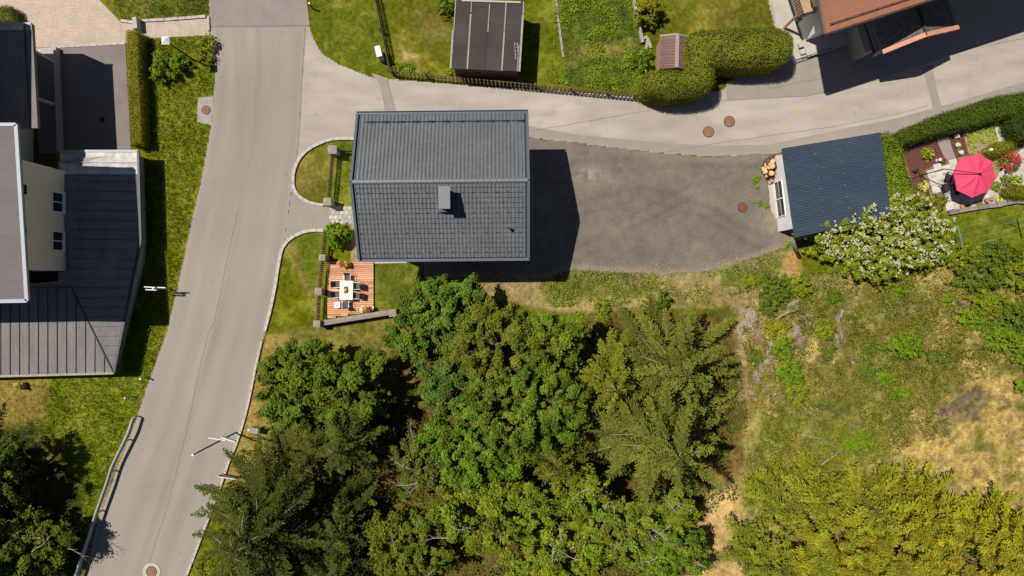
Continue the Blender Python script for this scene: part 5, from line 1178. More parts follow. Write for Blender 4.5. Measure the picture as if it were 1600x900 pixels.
def hedge(poly, h, label, col, dens=420, leaf=.085, seed=1, rnd=.35, name='hedge', rough=.06, z_=0.0, lump=.08):
    rng = np.random.default_rng(seed); s = (H - h) / F; wp = [((x - 800) * s, (450 - y) * s) for x, y in poly]
    cx = sum(p[0] for p in wp) / len(wp); cy = sum(p[1] for p in wp) / len(wp); e = empty(name, (cx, cy, z_), 0, label, 'hedge')
    xs = [p[0] for p in wp]; ys = [p[1] for p in wp]; area = (max(xs) - min(xs)) * (max(ys) - min(ys)); n = int(area * dens)
    X = rng.uniform(min(xs), max(xs), n); Y = rng.uniform(min(ys), max(ys), n); d = -sdist(X, Y, wp); k = d > 0; X, Y, d = X[k], Y[k], d[k]
    q = np.clip(1 - d / rnd, 0, 1); Zt = h - rnd * .8 * (1 - np.sqrt(np.clip(1 - q * q, 0, 1))) + (fbm(X, Y, .5, seed, 2) - .5) * lump * 2 + rng.normal(size=len(X)) * rough * .5
    eps = .02; gxn = (sdist(X + eps, Y, wp) - sdist(X - eps, Y, wp)) / (2 * eps); gyn = (sdist(X, Y + eps, wp) - sdist(X, Y - eps, wp)) / (2 * eps)
    N = np.stack([gxn * q * 1.2, gyn * q * 1.2, np.ones(len(X)) * (1 - .5 * q)], 1) + rng.normal(size=(len(X), 3)) * .45; P = np.stack([X, Y, Zt], 1)
    # sides
    SP = []; SN = []; m = len(wp); ar = sum(wp[i][0] * wp[(i + 1) % m][1] - wp[(i + 1) % m][0] * wp[i][1] for i in range(m)); sg = 1 if ar > 0 else -1
    for i in range(m):
        a = np.array(wp[i]); b = np.array(wp[(i + 1) % m]); L = np.hypot(*(b - a)); nn = int(L * h * dens * .8); t = rng.random(nn); z = rng.random(nn) * (h - rnd * .5) + .02
        nr = np.array([(b - a)[1], -(b - a)[0]]) / L * sg; p = a + (b - a) * t[:, None] + nr * (rng.normal(size=nn) * rough - .02)[:, None]
        SP.append(np.column_stack([p, z])); SN.append(np.column_stack([np.tile(nr, (nn, 1)), np.full(nn, .3)]) + rng.normal(size=(nn, 3)) * .4)
    P = np.concatenate([P] + SP); N = np.concatenate([N] + SN); n = len(P)
    b = (1 + .8 * (fbm(P[:, 0], P[:, 1], .8, seed + 3, 4) - .5)) * (.75 + .5 * rng.random(n)); hs = .25 * (rng.random(n) - .5)
    cl = np.array(col)[None] * b[:, None] * np.stack([1 + hs, np.ones(n), 1 - hs], 1); L = leaf * (.7 + .6 * rng.random(n))
    place('foliage', leafmesh('foliage', P - np.array([cx, cy, 0]), N, L, L * .6, cl), e)
    c2 = MB(); inner = [(x - cx, y - cy) for x, y in wp]; ctr = lambda p, k: (p[0], p[1]);
    # inset core
    ic = []
    for i in range(m):
        p = np.array(inner[i]); a = np.array(inner[i - 1]); b_ = np.array(inner[(i + 1) % m]); d1 = (p - a) / np.hypot(*(p - a)); d2 = (b_ - p) / np.hypot(*(b_ - p)); nn = np.array([-(d1 + d2)[1], (d1 + d2)[0]]) * sg; nn = nn / (np.hypot(*nn) + 1e-9); ic.append(tuple(p + nn * .12))
    c2.prism(ic, -.05, h - rnd * .55 - .05); c2.build('twigs', 'core_green', e); return e

# --- grass and ground cover
def grass(name, n, seed, label, hs=1.0, wd=.032, blades=3, bx=(-60, 1660), by=(-60, 960), dmin=0.0):
    rng = np.random.default_rng(seed); X = rng.uniform(*bx, n); Y = rng.uniform(*by, n); c, h, d = zones(X, Y)
    k = rng.random(n) < d
    k &= d > dmin
    for p in excl: k &= sdist(X, Y, p) > 1.0
    X, Y, c, h = X[k], Y[k], c[k], h[k]; n = len(X); z = hpx(X, Y); s = (H - z) / F
    B = np.stack([(X - 800) * s, (450 - Y) * s, z], 1); B = np.repeat(B, blades, 0); c = np.repeat(c, blades, 0); h = np.repeat(h, blades) * hs; m = len(B)
    B[:, :2] += rng.normal(size=(m, 2)) * .05; th = rng.random(m) * 6.283; ln = rng.random(m) * .8 + .15; hh_ = h * (.5 + .9 * rng.random(m)); w = wd * (.6 + .8 * rng.random(m)); w2 = np.stack([-np.sin(th), np.cos(th), np.zeros(m)], 1) * w[:, None] / 2
    tip = B + np.stack([np.cos(th) * ln * hh_, np.sin(th) * ln * hh_, hh_ * (1 - .3 * ln)], 1)
    V = np.stack([B - w2, B + w2, tip], 1).reshape(-1, 3); f = np.arange(m * 3).reshape(m, 3)
    cl = c * (.85 + .42 * rng.random((m, 1))); cl[:, 0] *= .9 + .3 * rng.random(m)
    o = place(name, npmesh(name, V, f, np.repeat(cl, 3, 0), ['blades'])); tag(o, label, 'grass', kind='stuff'); return o
grass('grass', 230000, 11, 'short and long green to straw coloured grass over lawns banks and slope')
def cover(name, n, seed, label, poly, col, size, hmax, var=.5, sc=26, th=.44):
    rng = np.random.default_rng(seed); xs = [p[0] for p in poly]; ys = [p[1] for p in poly]; X = rng.uniform(min(xs), max(xs), n); Y = rng.uniform(min(ys), max(ys), n)
    f = fbm(X, Y, sc, seed, 3); k = (sdist(X, Y, poly) < 0) & (f > th + .12 * rng.random(n))
    for p in excl: k &= sdist(X, Y, p) > 0.5
    X, Y, f = X[k], Y[k], f[k]; m = len(X); z = hpx(X, Y); s = (H - z) / F
    P = np.stack([(X - 800) * s, (450 - Y) * s, z + (.05 + hmax * np.clip((f - th) * 5, 0, 1) * rng.random(m))], 1); N = rng.normal(size=(m, 3)) * .5 + np.array([0, 0, 1]); L = size * (.6 + .8 * rng.random(m))
    bb = (1 + var * (fbm(X, Y, 9, seed + 5, 2) - .5) * 2) * (.7 + .6 * rng.random(m)); hs = .35 * (rng.random(m) - .5)
    cl = np.array(col)[None] * bb[:, None] * np.stack([1 + hs, np.ones(m), 1 - hs], 1)
    tag(place(name, leafmesh(name, P, N, L, L * .55, cl)), label, 'ground cover', kind='stuff')
cover('meadow_weeds', 12000, 31, 'lush leafy weeds on the bank between left building and road', [(225, 130), (335, 60), (325, 225), (300, 340), (276, 450), (240, 575), (215, 645), (170, 760), (60, 700), (80, 620), (190, 570), (228, 420)], (.115, .15, .014), .12, .25)
cover('heather', 60000, 32, 'low olive heather and bilberry carpet on the rocky slope', [(1160, 480), (1250, 430), (1480, 430), (1640, 480), (1640, 560), (1500, 600), (1480, 680), (1400, 700), (1360, 760), (1160, 800), (1170, 640)], (.115, .115, .026), .12, .28)
cover('bilberry', 22000, 41, 'darker green bilberry patches in the heather', [(1200, 480), (1250, 430), (1640, 480), (1640, 560), (1500, 600), (1480, 680), (1400, 700), (1300, 720), (1200, 700)], (.055, .085, .018), .11, .3)
cover('dry_twigs', 16000, 42, 'pale dry twigs and stalks among the heather', [(1160, 480), (1250, 430), (1640, 440), (1640, 760), (1400, 720), (1160, 800)], (.14, .10, .08), .07, .15)
cover('sprouts', 16000, 43, 'bright green sprouts scattered over the rocky slope', [(1140, 430), (1250, 420), (1640, 400), (1640, 560), (1480, 560), (1400, 700), (1200, 720)], (.085, .12, .014), .12, .45)
cover('wild_scrub', 48000, 44, 'low wild scrub in mounds over the rocky slope', [(1130, 430), (1250, 425), (1640, 400), (1640, 560), (1490, 580), (1440, 680), (1380, 720), (1180, 780), (1190, 640), (1150, 520)], (.075, .095, .022), .12, .9, sc=15, th=.50)
cover('slope_weeds', 9000, 33, 'green weeds along the lower edge of the gravel lot', [(850, 424), (1010, 424), (1100, 430), (1200, 396), (1235, 405), (1200, 470), (1080, 480), (860, 480)], (.10, .14, .03), .12, .28)
cover('garden_weeds', 9000, 34, 'bright leafy patches in the upper garden lawn', [(868, 0), (990, 0), (1003, 85), (1000, 148), (860, 130)], (.11, .16, .018), .12, .2)
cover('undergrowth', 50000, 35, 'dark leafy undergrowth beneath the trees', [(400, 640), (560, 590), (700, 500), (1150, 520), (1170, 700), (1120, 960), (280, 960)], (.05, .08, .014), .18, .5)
cover('fence_plants', 3000, 36, 'bright leafy plants behind the corner of the picket fence', [(612, 98), (705, 108), (708, 118), (620, 112)], (.11, .18, .02), .13, .4)

# --- hedges
LG = (.115, .135, .02)
hedge([(195, 50), (199, 46), (212, 46), (216, 50), (219, 130), (222, 225), (204, 228), (198, 130)], 1.3, 'tall narrow clipped yellow green hedge between asphalt yard and grassy bank', (.15, .15, .013), seed=2, rnd=.2, dens=600, leaf=.075)
hedge(smoothpath([(1003, 130), (1006, 116), (1020, 108), (1050, 106), (1076, 106), (1075, 80), (1077, 56), (1088, 47), (1120, 43), (1180, 40), (1222, 40), (1240, 50), (1244, 68), (1238, 88), (1215, 97), (1160, 100), (1120, 98), (1120, 108), (1119, 124), (1110, 138), (1080, 147), (1040, 148), (1014, 142)], 3, closed=True), 3.1, 'large rounded L shaped hedge beside the side road', LG, seed=3, rnd=.85, dens=380, leaf=.10)
hedge([(1404, 210), (1412, 204), (1440, 192), (1480, 176), (1520, 164), (1560, 150), (1610, 142), (1660, 130), (1664, 160), (1610, 170), (1590, 178), (1560, 186), (1520, 198), (1480, 206), (1440, 218), (1412, 228)], 1.5, 'long dark green hedge along the side road above the flower garden', (.046, .072, .012), seed=4, rnd=.35, dens=420, leaf=.10, rough=.10, lump=.14)
hedge([(1582, 170), (1660, 160), (1660, 218), (1596, 219), (1584, 200)], 1.5, 'dark green hedge block at the right edge of the vegetable bed', (.030, .050, .010), seed=5, rnd=.35, dens=380, leaf=.10, rough=.1, lump=.12)
hedge(smoothpath([(1378, 212), (1400, 210), (1414, 230), (1418, 260), (1430, 290), (1432, 312), (1410, 318), (1394, 300), (1390, 260)], 3, closed=True), 1.6, 'loose bright green creeper hedge along the blue roofed shed', (.095, .14, .018), seed=6, rnd=.5, dens=420, leaf=.13, rough=.14, lump=.2)
hedge(smoothpath([(1547, 235), (1556, 224), (1580, 219), (1594, 222), (1585, 234), (1564, 243), (1552, 243)], 3, closed=True), .9, 'low almond shaped clipped box bush above the rose bush', (.12, .13, .014), seed=7, rnd=.35, dens=700, leaf=.07)
hedge(smoothpath([(1572, 297), (1582, 291), (1620, 291), (1625, 308), (1590, 311), (1574, 306)], 3, closed=True), .8, 'low clipped box bush at the right end of the garden wall', (.12, .13, .014), seed=8, rnd=.3, dens=700, leaf=.07)
hedge([(-40, 9), (10, 7), (17, 10), (24, 34), (-40, 36)], 1.0, 'small clipped hedge block in the top left corner', (.10, .12, .015), seed=9, rnd=.3, dens=420)

# --- garden shrubs
shrub(260, 103, 30, 24, 1.5, 'round leafy bush on the bank below the square street lamp', (.085, .14, .016), n=3200, seed=21, leaf=.14)
shrub(322, 75, 16, 24, .8, 'tall wild grass clump at the top of the bank by the road', (.12, .14, .025), n=1200, seed=22, leaf=.13)
shrub(1010, 20, 21, 24, 2.0, 'dense round yellow green bush in the upper garden', (.13, .14, .018), n=4200, seed=23, leaf=.14, clr=.3)
shrub(1004, 92, 20, 16, 1.0, 'dark leafy bush between garden edging and clipped hedge', (.07, .12, .016), n=2000, seed=24)
shrub(985, 96, 14, 10, .5, 'low leafy plant patch left of the dark bush in the upper garden', (.10, .15, .02), n=700, seed=25)
shrub(527, 367, 19, 19, 1.9, 'round green shrub beside the flagstone path', (.085, .15, .018), n=4200, seed=26, leaf=.14)
shrub(696, 8, 10, 16, 1.0, 'small bush at the upper left corner of the dark shed', (.08, .13, .016), n=700, seed=27)
e = shrub(1360, 366, 110, 72, 3.4, 'huge elder shrub covered in creamy white flower heads', (.125, .165, .030), n=44000, seed=28, leaf=.14, clr=.36, name='elder_shrub')
rg = np.random.default_rng(5); P, N, L, cl = crown(*W(1360, 365, 1.5).xy, 1.35, 110 * .0465, 70 * .0465, 2.1, .1, (1, 1, 1), 3000, clr=.5, seed=28, low=.0)
cc0 = []; 
for i in rg.choice(len(P), 1400, replace=False):
    if (P[i] - np.array([e.location.x, e.location.y, 0]))[2] > .9: cc0.append(P[i] + np.array([0, 0, .22]))
cc0 = np.array(cc0); K = 9; ci = np.repeat(np.arange(len(cc0)), K); m = len(ci); rs = (.05 + .10 * rg.random(len(cc0)))[ci]; aa = rg.random(m) * 6.28; r_ = np.sqrt(rg.random(m)) * rs
Pf = cc0[ci] + np.stack([np.cos(aa) * r_, np.sin(aa) * r_, .02 * rg.random(m)], 1)
o = place('blossom', leafmesh('blossom', Pf - np.array(e.location), np.array([0, 0, 1.]) + rg.normal(size=(m, 3)) * .25, np.full(m, .07), np.full(m, .065), np.array([[.64, .635, .38]]) * (.8 + .3 * rg.random((m, 1))), ('petal',)), e); o['kind'] = 'stuff'
shrub(1455, 322, 26, 17, 1.0, 'brownish olive bush below the red mulch bed', (.10, .10, .035), n=3000, seed=29)
GF = 'small plants in the flower beds'
def flowers(px, py, r, lab, fcol, h=.5, n=26, gcol=(.12, .18, .02), seed=1, rp=None, cat='flowering plant'):
    e = shrub(px, py, rp or r, rp or r, h, lab, gcol, n=int(60 * r), seed=seed, leaf=.09, name='flowering_plant', group=GF, clr=.14, cat=cat, z_=.0)
    if fcol is None: return e
    rg = np.random.default_rng(seed); s = H / F; a = rg.random(n) * 6.28; q = np.sqrt(rg.random(n)) * r * s
    P = np.stack([np.cos(a) * q, np.sin(a) * q, h * (1.05 - .5 * (q / (r * s)) ** 2)], 1); P = np.repeat(P, 5, 0) + rg.normal(size=(n * 5, 3)) * .03
    o = place('blossom', leafmesh('blossom', P, np.array([0, 0, 1.]) + rg.normal(size=(len(P), 3)) * .4, np.full(len(P), .10), np.full(len(P), .09), np.array([fcol]) * (.8 + .4 * rg.random((len(P), 1))), ('petal',)), e); return e
flowers(1449, 240, 9, 'bright yellow green bush in the middle of the red mulch', (.55, .45, .04), .6, 18, seed=41)
flowers(1442, 291, 8, 'bush with pale yellow flowers at the lower end of the red mulch', (.75, .68, .25), .45, 30, seed=42)
flowers(1474, 250, 4, 'small plant with red flowers at the mulch corner', (.5, .04, .03), .3, 10, gcol=(.05, .08, .02), seed=43)
for i, (x, y) in enumerate(((1494, 213), (1497, 226), (1500, 238))): flowers(x, y, 4, ('top', 'middle', 'bottom')[i] + ' plant of the three with white flowers in the narrow mulch bed', (.75, .72, .7), .3, 14, seed=44 + i)
flowers(1576, 252, 17, 'wide rose bush full of red flowers right of the parasol', (.62, .03, .06), .9, 70, gcol=(.08, .13, .025), seed=48)
flowers(1588, 212, 6, 'red flowers at the foot of the dark hedge block', (.60, .05, .10), .6, 16, gcol=(.06, .1, .02), seed=49)
flowers(1586, 283, 11, 'pale green leafy plant above the low box bush', (.5, .55, .15), .6, 20, seed=50)
flowers(1556, 291, 8, 'green plant between parasol and pebbles', None, .5, seed=51)
flowers(1561, 312, 5, 'small pale yellow cushion plant in the pebbles', (.8, .75, .15), .2, 20, seed=52)
flowers(1527, 320, 6, 'low plants in the shade under the parasol edge', (.4, .1, .04), .25, 8, seed=53)
flowers(1572, 282, 9, 'grey green plant beside the stone path', None, .6, gcol=(.11, .14, .05), seed=54)
pn = 0
for r in range(4):
    for c in range(5):
        x = 1513 + c * 9.5 + r * 2.5 + random.uniform(-1.5, 1.5); y = 213 + r * 8.5 - c * 3.2 + random.uniform(-1.5, 1.5)
        if c == 1 and r > 1: continue
        flowers(x, y, 3.4, 'young lettuce plant in the vegetable bed', None, .14, gcol=(.18, .27, .02), seed=60 + pn, cat='vegetable'); pn += 1
for o in COL.objects:
    if o.get('label') == 'young lettuce plant in the vegetable bed': o.name = 'lettuce_plant'; o['group'] = 'lettuces in the vegetable bed'
flowers(535, 412, 5, 'red flowering pot plant on the trestle at the top of the deck', (.5, .03, .04), .35, 16, seed=90); bpy.data.objects  # resting on the stand
flowers(540, 413, 4, 'yellow flowering pot plant on the trestle at the top of the deck', (.7, .45, .02), .35, 18, seed=91)
flowers(570, 483, 4, 'yellow flowering pot plant on the white trestle planter', (.7, .5, .02), .35, 18, seed=92)
flowers(575, 484, 5, 'red flowering pot plant on the white trestle planter', (.5, .03, .03), .35, 14, seed=93)
flowers(565, 486, 3, 'white flowering pot plant at the left end of the white trestle planter', (.8, .78, .75), .35, 22, seed=94)
for k, t in (('top of the deck', .54), ('white trestle planter', .54)):
    for o in COL.objects:
        if o.get('label', '').endswith(k) and o.name.startswith('flowering_plant'):
            o.location.z = t; o.location.x *= (H - t) / H; o.location.y *= (H - t) / H; o['group'] = 'pot plants on the deck'
flowers(34, 602, 5, 'leafy plants filling the small wooden planter box', (.5, .45, .1), .25, 14, seed=95)
for o in COL.objects:
    if o.get('label', '').startswith('leafy plants filling'): o.location.z = .43; o.name = 'planter_plants'
for i, (x, y, r) in enumerate(((1192, 264, 5), (1181, 280, 7), (1184, 293, 4), (1187, 319, 4), (1197, 322, 4), (1204, 246, 3), (1231, 382, 4))):
    flowers(x, y, r, 'green weed tuft growing in the gravel lot near the white wall', None, .15, gcol=(.10, .17, .02), seed=100 + i, cat='weed')
for o in COL.objects:
    if o.get('label', '').startswith('green weed tuft'): o.name = 'weed_tuft'; o['group'] = 'weed tufts in the gravel lot'

# --- shrubs on the slope: x, y, rx, ry, h, colour, words
SG = 'bushes on the rocky slope'
G1, G2, G3, G4 = (.09, .15, .016), (.115, .15, .02), (.065, .10, .022), (.15, .165, .03)
sl = [(1250, 447, 26, 20, 1.1, G2, 'round olive bush just below the elder shrub'), (1212, 455, 26, 24, 1.2, G3, 'dark bush left of the round olive bush below the lot'), (1200, 480, 18, 16, .9, G3, 'bluish dark bush above the fallen branch'),
 (1212, 512, 18, 18, 1.0, G4, 'bright yellow green bush below the fallen branch'), (1222, 545, 16, 18, .9, G1, 'green bush beside the pale rocks'), (1232, 580, 20, 22, 1.1, G1, 'bushy green shrub low on the rock ledge'), (1245, 615, 18, 26, 1.0, G2, 'tall green shrub at the foot of the rock ledge'),
 (1288, 515, 16, 20, .9, G2, 'feathery green bush between the two rock bands'), (1300, 468, 15, 12, .7, G3, 'small dark bush under the elder on the right rock band'), (1297, 548, 10, 10, .5, G3, 'tiny dark bush by the tan bare spot'),
 (1415, 540, 28, 22, 1.3, G1, 'bright green shrub in the middle of the heather slope'), (1385, 590, 14, 12, .7, G1, 'upper small bright shrub below the middle of the slope'), (1404, 612, 12, 12, .7, G1, 'lower small bright shrub below the middle of the slope'),
 (1360, 545, 14, 12, .6, G3, 'grey green low bush on the heather slope'), (1352, 580, 14, 14, .5, G3, 'bluish low bush lower on the heather slope'), (1456, 555, 12, 10, .6, G3, 'small dark bush right of the bright middle shrub'),
 (1500, 400, 40, 18, 1.4, G2, 'long olive bush under the clothes line'), (1560, 395, 34, 20, 1.5, G3, 'dark bush at the lower edge of the lawn'), (1530, 435, 42, 24, 1.7, G3, 'large dark bush right of the slope top'),
 (1592, 430, 30, 32, 1.8, G2, 'big olive bush at the right frame edge below the lawn'), (1545, 475, 34, 22, 1.5, G2, 'mid green bush below the large dark bush'), (1590, 495, 32, 24, 1.6, G3, 'dark green bush at the right edge halfway down'),
 (1520, 500, 22, 18, 1.1, G1, 'bright bush on the left rim of the right thicket'), (1570, 530, 34, 20, 1.3, G1, 'bright green bush at the lower end of the right thicket'), (1600, 560, 18, 18, 1.1, G1, 'green bush at the right edge under the thicket'),
 (1600, 602, 14, 12, .9, G1, 'small green bush alone at the right edge of the dry grass'), (1400, 440, 36, 14, .7, (.12, .12, .04), 'low olive bush below the elder flowers'), (1440, 415, 24, 14, .8, G2, 'green bush at the lower right foot of the elder'),
 (1380, 425, 20, 10, .6, (.13, .12, .05), 'brownish bush under the elder'), (1478, 470, 12, 9, .5, G1, 'small bright bush near the top of the dry strip'), (1405, 455, 14, 9, .5, G1, 'small green bush above the heather slope'),
 (1180, 560, 10, 16, .6, G3, 'dark scrub against the big conifer edge'), (1175, 440, 18, 10, .5, G2, 'weedy bush at the lower edge of the gravel lot'), (1340, 690, 26, 18, 1.0, G1, 'bright green bush above the yellow conifers'),
 (1300, 705, 22, 14, .8, (.11, .13, .04), 'grey green bush beside the bare twigs'), (1190, 760, 26, 30, 1.4, G2, 'olive bush right of the bare earth strip'), (1165, 850, 26, 40, 1.6, (.10, .12, .03), 'dull green bush at the edge of the bare earth strip'),
 (890, 505, 24, 12, 1.0, G3, 'dark scrub below the edge of the slope weeds'), (1035, 470, 12, 14, 1.2, G3, 'small dark spruce like bush above the big conifers'), (940, 478, 14, 10, .7, G2, 'small green bush above the conifers')]
for i, (x, y, rx, ry, h, c, lab) in enumerate(sl): shrub(x, y, rx, ry, h, lab, c, n=int(rx * ry * 5 + 500), seed=200 + i, group=SG, leaf=.13 if c is not G2 else .12, clr=.24)

# --- broadleaf trees
BL = (.070, .108, .022); BY = (.080, .118, .018); BB = (.062, .098, .028)
broadleaf(470, 580, 5.2, 70, 46, 'broad dark green tree closest to the road bend, upper left of the grove', BL, n=20000, seed=301)
broadleaf(546, 625, 5.6, 56, 64, 'dark green tree just right of the upper left tree', BL, n=19000, seed=302)
broadleaf(452, 632, 4.2, 44, 34, 'lower dark tree on the roadside below the upper left tree', BL, n=12000, seed=303)
broadleaf(686, 482, 5.4, 62, 46, 'tree reaching up beside the shaded south lawn of the house', (.075, .12, .022), n=16000, seed=304)
broadleaf(642, 530, 4.2, 38, 28, 'low leafy tree below the end of the deck wall', (.075, .12, .022), n=10000, seed=305)
broadleaf(780, 545, 7.5, 84, 64, 'tall yellow green tree in the top middle of the grove', BY, n=26000, seed=306, leaf=.18)
broadleaf(860, 530, 6.4, 56, 44, 'yellow green tree right of the tall middle tree', BY, n=14000, seed=307)
broadleaf(820, 640, 8.2, 84, 70, 'large green tree in the centre of the grove', (.066, .104, .016), n=26000, seed=308, leaf=.18)
broadleaf(716, 606, 6.0, 56, 54, 'bluish green tree left of the central tree', BB, n=16000, seed=309)
broadleaf(730, 700, 7.0, 74, 60, 'green tree below the bluish tree', BY, n=22000, seed=310)
broadleaf(660, 720, 5.8, 46, 46, 'pale bluish leaved tree beside the black gap in the grove', BB, n=11000, seed=311, bare=4)
broadleaf(770, 800, 8.0, 80, 64, 'bright green tree low in the middle of the picture', (.082, .125, .018), n=24000, seed=312, bare=6)
broadleaf(640, 845, 6.4, 76, 62, 'bluish green tree at the bottom left of the grove', BB, n=22000, seed=313, bare=4)
broadleaf(860, 870, 6.2, 76, 56, 'bright tree with bare twigs at the bottom centre', (.092, .138, .02), n=22000, seed=314, bare=7)
broadleaf(960, 820, 5.6, 66, 50, 'bright tree with bare twigs below the big conifer', (.088, .132, .022), n=18000, seed=315, bare=8)
broadleaf(1040, 860, 5.0, 56, 50, 'thin green tree with grey branches left of the bare earth strip', (.078, .118, .024), n=12000, seed=316, bare=9)
broadleaf(1050, 800, 4.4, 40, 30, 'small green tree under the lower edge of the big conifer', (.09, .14, .022), n=8000, seed=317, bare=4)
broadleaf(900, 770, 6.2, 46, 40, 'green tree wedged between the dark conifer and the big conifer', (.085, .135, .018), n=9000, seed=318, bare=3)
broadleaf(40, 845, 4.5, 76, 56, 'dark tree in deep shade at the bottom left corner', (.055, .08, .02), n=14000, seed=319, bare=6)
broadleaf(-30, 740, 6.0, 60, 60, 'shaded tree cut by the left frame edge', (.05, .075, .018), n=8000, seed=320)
# --- conifers
CO = (.086, .104, .036)
conifer(1066, 722, 12.0, 6.9, 'big olive spruce with radiating branches above the bare earth strip', CO, seed=401, tiers=15, dens=1.15)
conifer(1080, 590, 9.5, 6.0, 'wide olive spruce right below the gravel lot', CO, seed=402, tiers=13, dens=1.15)
conifer(965, 612, 8.4, 4.8, 'olive spruce tucked left behind the two big ones', (.10, .118, .022), seed=403, tiers=12, dens=1.1)
conifer(872, 742, 8.6, 3.6, 'darker spruce between the bright broadleaf trees', (.070, .085, .02), seed=404, tiers=12)
conifer(356, 872, 12.0, 7.5, 'large dark spruce leaning over the road at the bottom left', (.042, .056, .020), seed=405, tiers=17, dens=1.0)
conifer(520, 715, 9.5, 4.6, 'dark spruce behind the two roadside trees', (.042, .056, .020), seed=406, tiers=13)
conifer(462, 738, 7.5, 3.0, 'smaller dark spruce nearest to the notice board', (.046, .056, .020), seed=407, tiers=11)
conifer(515, 850, 8.0, 3.4, 'dark spruce right of the large roadside spruce', (.042, .056, .020), seed=408, tiers=10)
conifer(350, 930, 9.0, 4.2, 'dark spruce cut by the bottom frame edge', (.042, .056, .020), seed=409, tiers=11)
conifer(500, 945, 9.0, 4.2, 'dark spruce cut by the bottom edge below the black gap', (.042, .056, .020), seed=410, tiers=11)
LY = (.185, .190, .034)
for i, (x, y, h, R, lab, c) in enumerate(((1390, 812, 4.4, 3.5, 'olive feathery conifer above the yellow green ones', (.135, .15, .03)), (1300, 792, 4.2, 3.2, 'olive conifer at the upper left of the yellow group', (.14, .155, .03)),
    (1290, 850, 5.2, 3.8, 'yellow green conifer at the left of the bottom group', LY), (1400, 890, 5.8, 4.0, 'yellow green conifer in the middle of the bottom group', LY), (1490, 810, 4.8, 3.4, 'olive yellow conifer at the edge of the dry grass', (.16, .17, .026)),
    (1530, 885, 5.8, 3.8, 'yellow green conifer right of the middle of the bottom group', LY), (1610, 850, 5.0, 3.2, 'yellow green conifer at the right frame edge', (.18, .19, .022)), (1225, 900, 4.4, 3.2, 'dull green conifer at the lower left of the yellow group', (.12, .14, .03)),
    (1340, 945, 6.0, 3.8, 'yellow green conifer cut by the bottom edge', LY), (1460, 960, 6.0, 3.8, 'second yellow green conifer cut by the bottom edge', LY), (1240, 800, 3.6, 2.9, 'low olive conifer beside the dull bush', (.12, .14, .032)))):
    if c is LY: broadleaf(x, y, h + 1.8, R * 23, R * 20, lab, (.180, .182, .034), leaf=.125, n=24000, seed=530 + i, clr=.72, rzf=.9, ttop=-.2, name='young_conifer', group='yellow green conifers at the bottom right')
    else: conifer(x, y, h + 2.6, R, lab, c, seed=430 + i, tiers=9, dens=1.05, tip=.17, droop=.16, spine=False, fat=.85, rise=.25, name='young_conifer', group='yellow green conifers at the bottom right', z0=.12)
# tall trees beyond the left edge whose shade falls on the lower left lawn
for i, (x, y, h, R, lab) in enumerate(((-85, 715, 18, 5.2, 'northernmost tall spruce beyond the left edge'), (-55, 795, 19, 5.6, 'second tall spruce beyond the left edge'), (-45, 885, 18, 5.4, 'third tall spruce beyond the left edge'), (-170, 760, 20, 5.0, 'tall spruce behind the others beyond the left edge'), (-180, 880, 19, 4.8, 'southern tall spruce behind the others beyond the left edge'), (-40, 985, 16, 4.2, 'southernmost tall spruce beyond the left edge'))):
    conifer(0, 0, h, R, lab, (.04, .05, .02), seed=460 + i, tiers=14, dens=1.2, name='spruce_tree', group='tall spruces beyond the left edge', base=(x, y), z0=.2, spine=False)

# --- rocks and dead wood
def rockmesh(seed):
    import bmesh
    rq = random.Random(seed); bm = bmesh.new()
    for blk in range(4):
        cx_, cy_ = rq.uniform(-.5, .5), rq.uniform(-.55, .55); sz = rq.uniform(.35, .62); vs = []
        for k in range(16):
            a = rq.random() * 6.283; r = sz * rq.uniform(.75, 1.0); z = rq.choice((0, 0, .45, .8)) * rq.uniform(.6, 1.1)
            vs.append(bm.verts.new((cx_ + r * math.cos(a) * (1 - z * .35), cy_ + r * math.sin(a) * (1 - z * .35), z - .1)))
        bmesh.ops.convex_hull(bm, input=vs)
    for v in [v for v in bm.verts if not v.link_faces]: bm.verts.remove(v)
    bmesh.ops.recalc_face_normals(bm, faces=bm.faces)
    bmesh.ops.subdivide_edges(bm, edges=bm.edges[:], cuts=1, use_grid_fill=True)
    for v in bm.verts: p = v.co; v.co = p + Vector((.09 * (rq.random() - .5), .09 * (rq.random() - .5), .10 * (rq.random() - .5)))
    me = bpy.data.meshes.new('rock'); bm.to_mesh(me); bm.free(); me.materials.append(M['rock' if seed % 2 else 'rock_pale']); return me
rms = [rockmesh(k) for k in range(6)]
def darkrock(me): m2 = me.copy(); m2.materials.clear(); m2.materials.append(M['rock_dark']); return m2
rk = [(1168, 505, 22, 34, .5, .3), (1190, 525, 12, 18, .4, .2), (1195, 560, 14, 30, .4, -.1), (1186, 590, 12, 30, .3, .2), (1240, 480, 26, 12, .3, .4), (1262, 500, 20, 12, .3, .2), (1245, 520, 12, 14, .3, .9), (1252, 536, 9, 13, .45, .1), (1304, 500, 10, 22, .35, -.4), (1310, 532, 9, 24, .3, .1), (1330, 484, 26, 8, .25, .1), (1180, 618, 12, 16, .3, .3), (1500, 628, 24, 11, .10, .35), (1532, 617, 20, 9, .09, .2), (1474, 646, 20, 8, .12, .6), (1400, 478, 16, 7, .25, .2), (1208, 572, 7, 10, .3, 0), (1330, 560, 8, 12, .2, .3), (1483, 627, 4, 3, .15, 0), (1200, 606, 6, 8, .2, .4)]
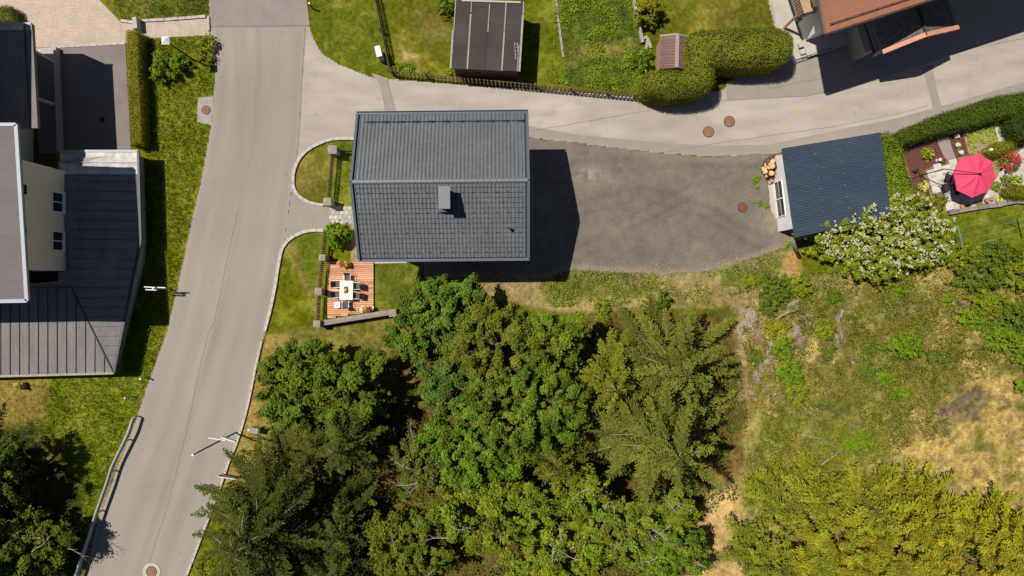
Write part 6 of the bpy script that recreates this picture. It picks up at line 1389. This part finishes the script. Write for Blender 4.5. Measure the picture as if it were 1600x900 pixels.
RK = ['at the top left of the slope by the big conifer', 'with a split face beside the top left outcrop', 'in the middle of the left rock band', 'low in the left rock band', 'under the fallen branch below the lot', 'right of the fallen branch', 'left of the tan bare spot', 'small and pale at the edge of the tan bare spot', 'at the top of the right rock band', 'low in the right rock band', 'long and flat above the heather', 'at the bottom of the left rock band', 'large and dark in the dry grass', 'right part of the dark ledge in the dry grass', 'left end of the dark ledge in the dry grass', 'small and flat near the slope top', 'beside the green bushes in the left band', 'small beneath the right rock band', 'single white stone on the dark ledge', 'last and smallest of the left band']
for i, (x, y, a, b, hh_, r) in enumerate(rk):
    p = G(x, y, -.08); o = place('rock', rms[i % 6], None, p, (0, 0, r), (a * .056, b * .056, hh_ * 1.1)); o.data = o.data if not 'dry grass' in RK[i] else darkrock(o.data); tag(o, 'grey weathered rock outcrop ' + RK[i], 'rock', 'rocks on the slope')
rg = random.Random(77)
for i, (x, y, L, a, lab) in enumerate(((1222, 488, 1.9, .55, 'pale bare branch lying across the bushes under the lot'), (1300, 640, 2.6, -.42, 'dark straight fallen branch on the heather'), (1248, 640, 3.4, -1.0, 'long thin grey stick on the slope beside the green shrub'), (1290, 710, 1.8, .6, 'curved pale dead branch over the olive bushes'), (1375, 728, 1.4, .25, 'short pale dead branch above the olive conifer'), (1268, 682, 1.8, -.2, 'tangle of grey twigs above the olive bushes'), (1130, 765, 3.2, .8, 'thin bare branch reaching over the earth strip'))):
    p = G(x, y, .25 if i not in (0, 3, 4) else 1.0); q = [Vector((-L / 2, 0, 0))]; aa = 0
    for t in range(6): aa += rg.uniform(-.2, .2); q.append(q[-1] + Vector((math.cos(aa) * L / 6, math.sin(aa) * L / 6, rg.uniform(-.04, .04))))
    m_ = MB().tube(q, [.05, .045, .04, .034, .028, .02, .01], 6)
    for t in (2, 3, 4, 5): b2 = rg.choice((-1, 1)) * rg.uniform(.5, 1); m_.tube([q[t], q[t] + Vector((math.cos(b2) * .4, math.sin(b2) * .4, -.05))], [.018, .006], 4)
    tag(m_.build('fallen_branch', 'dead_bark' if i != 1 else 'bark', None, False, p, (0, 0, a)), lab, 'branch')
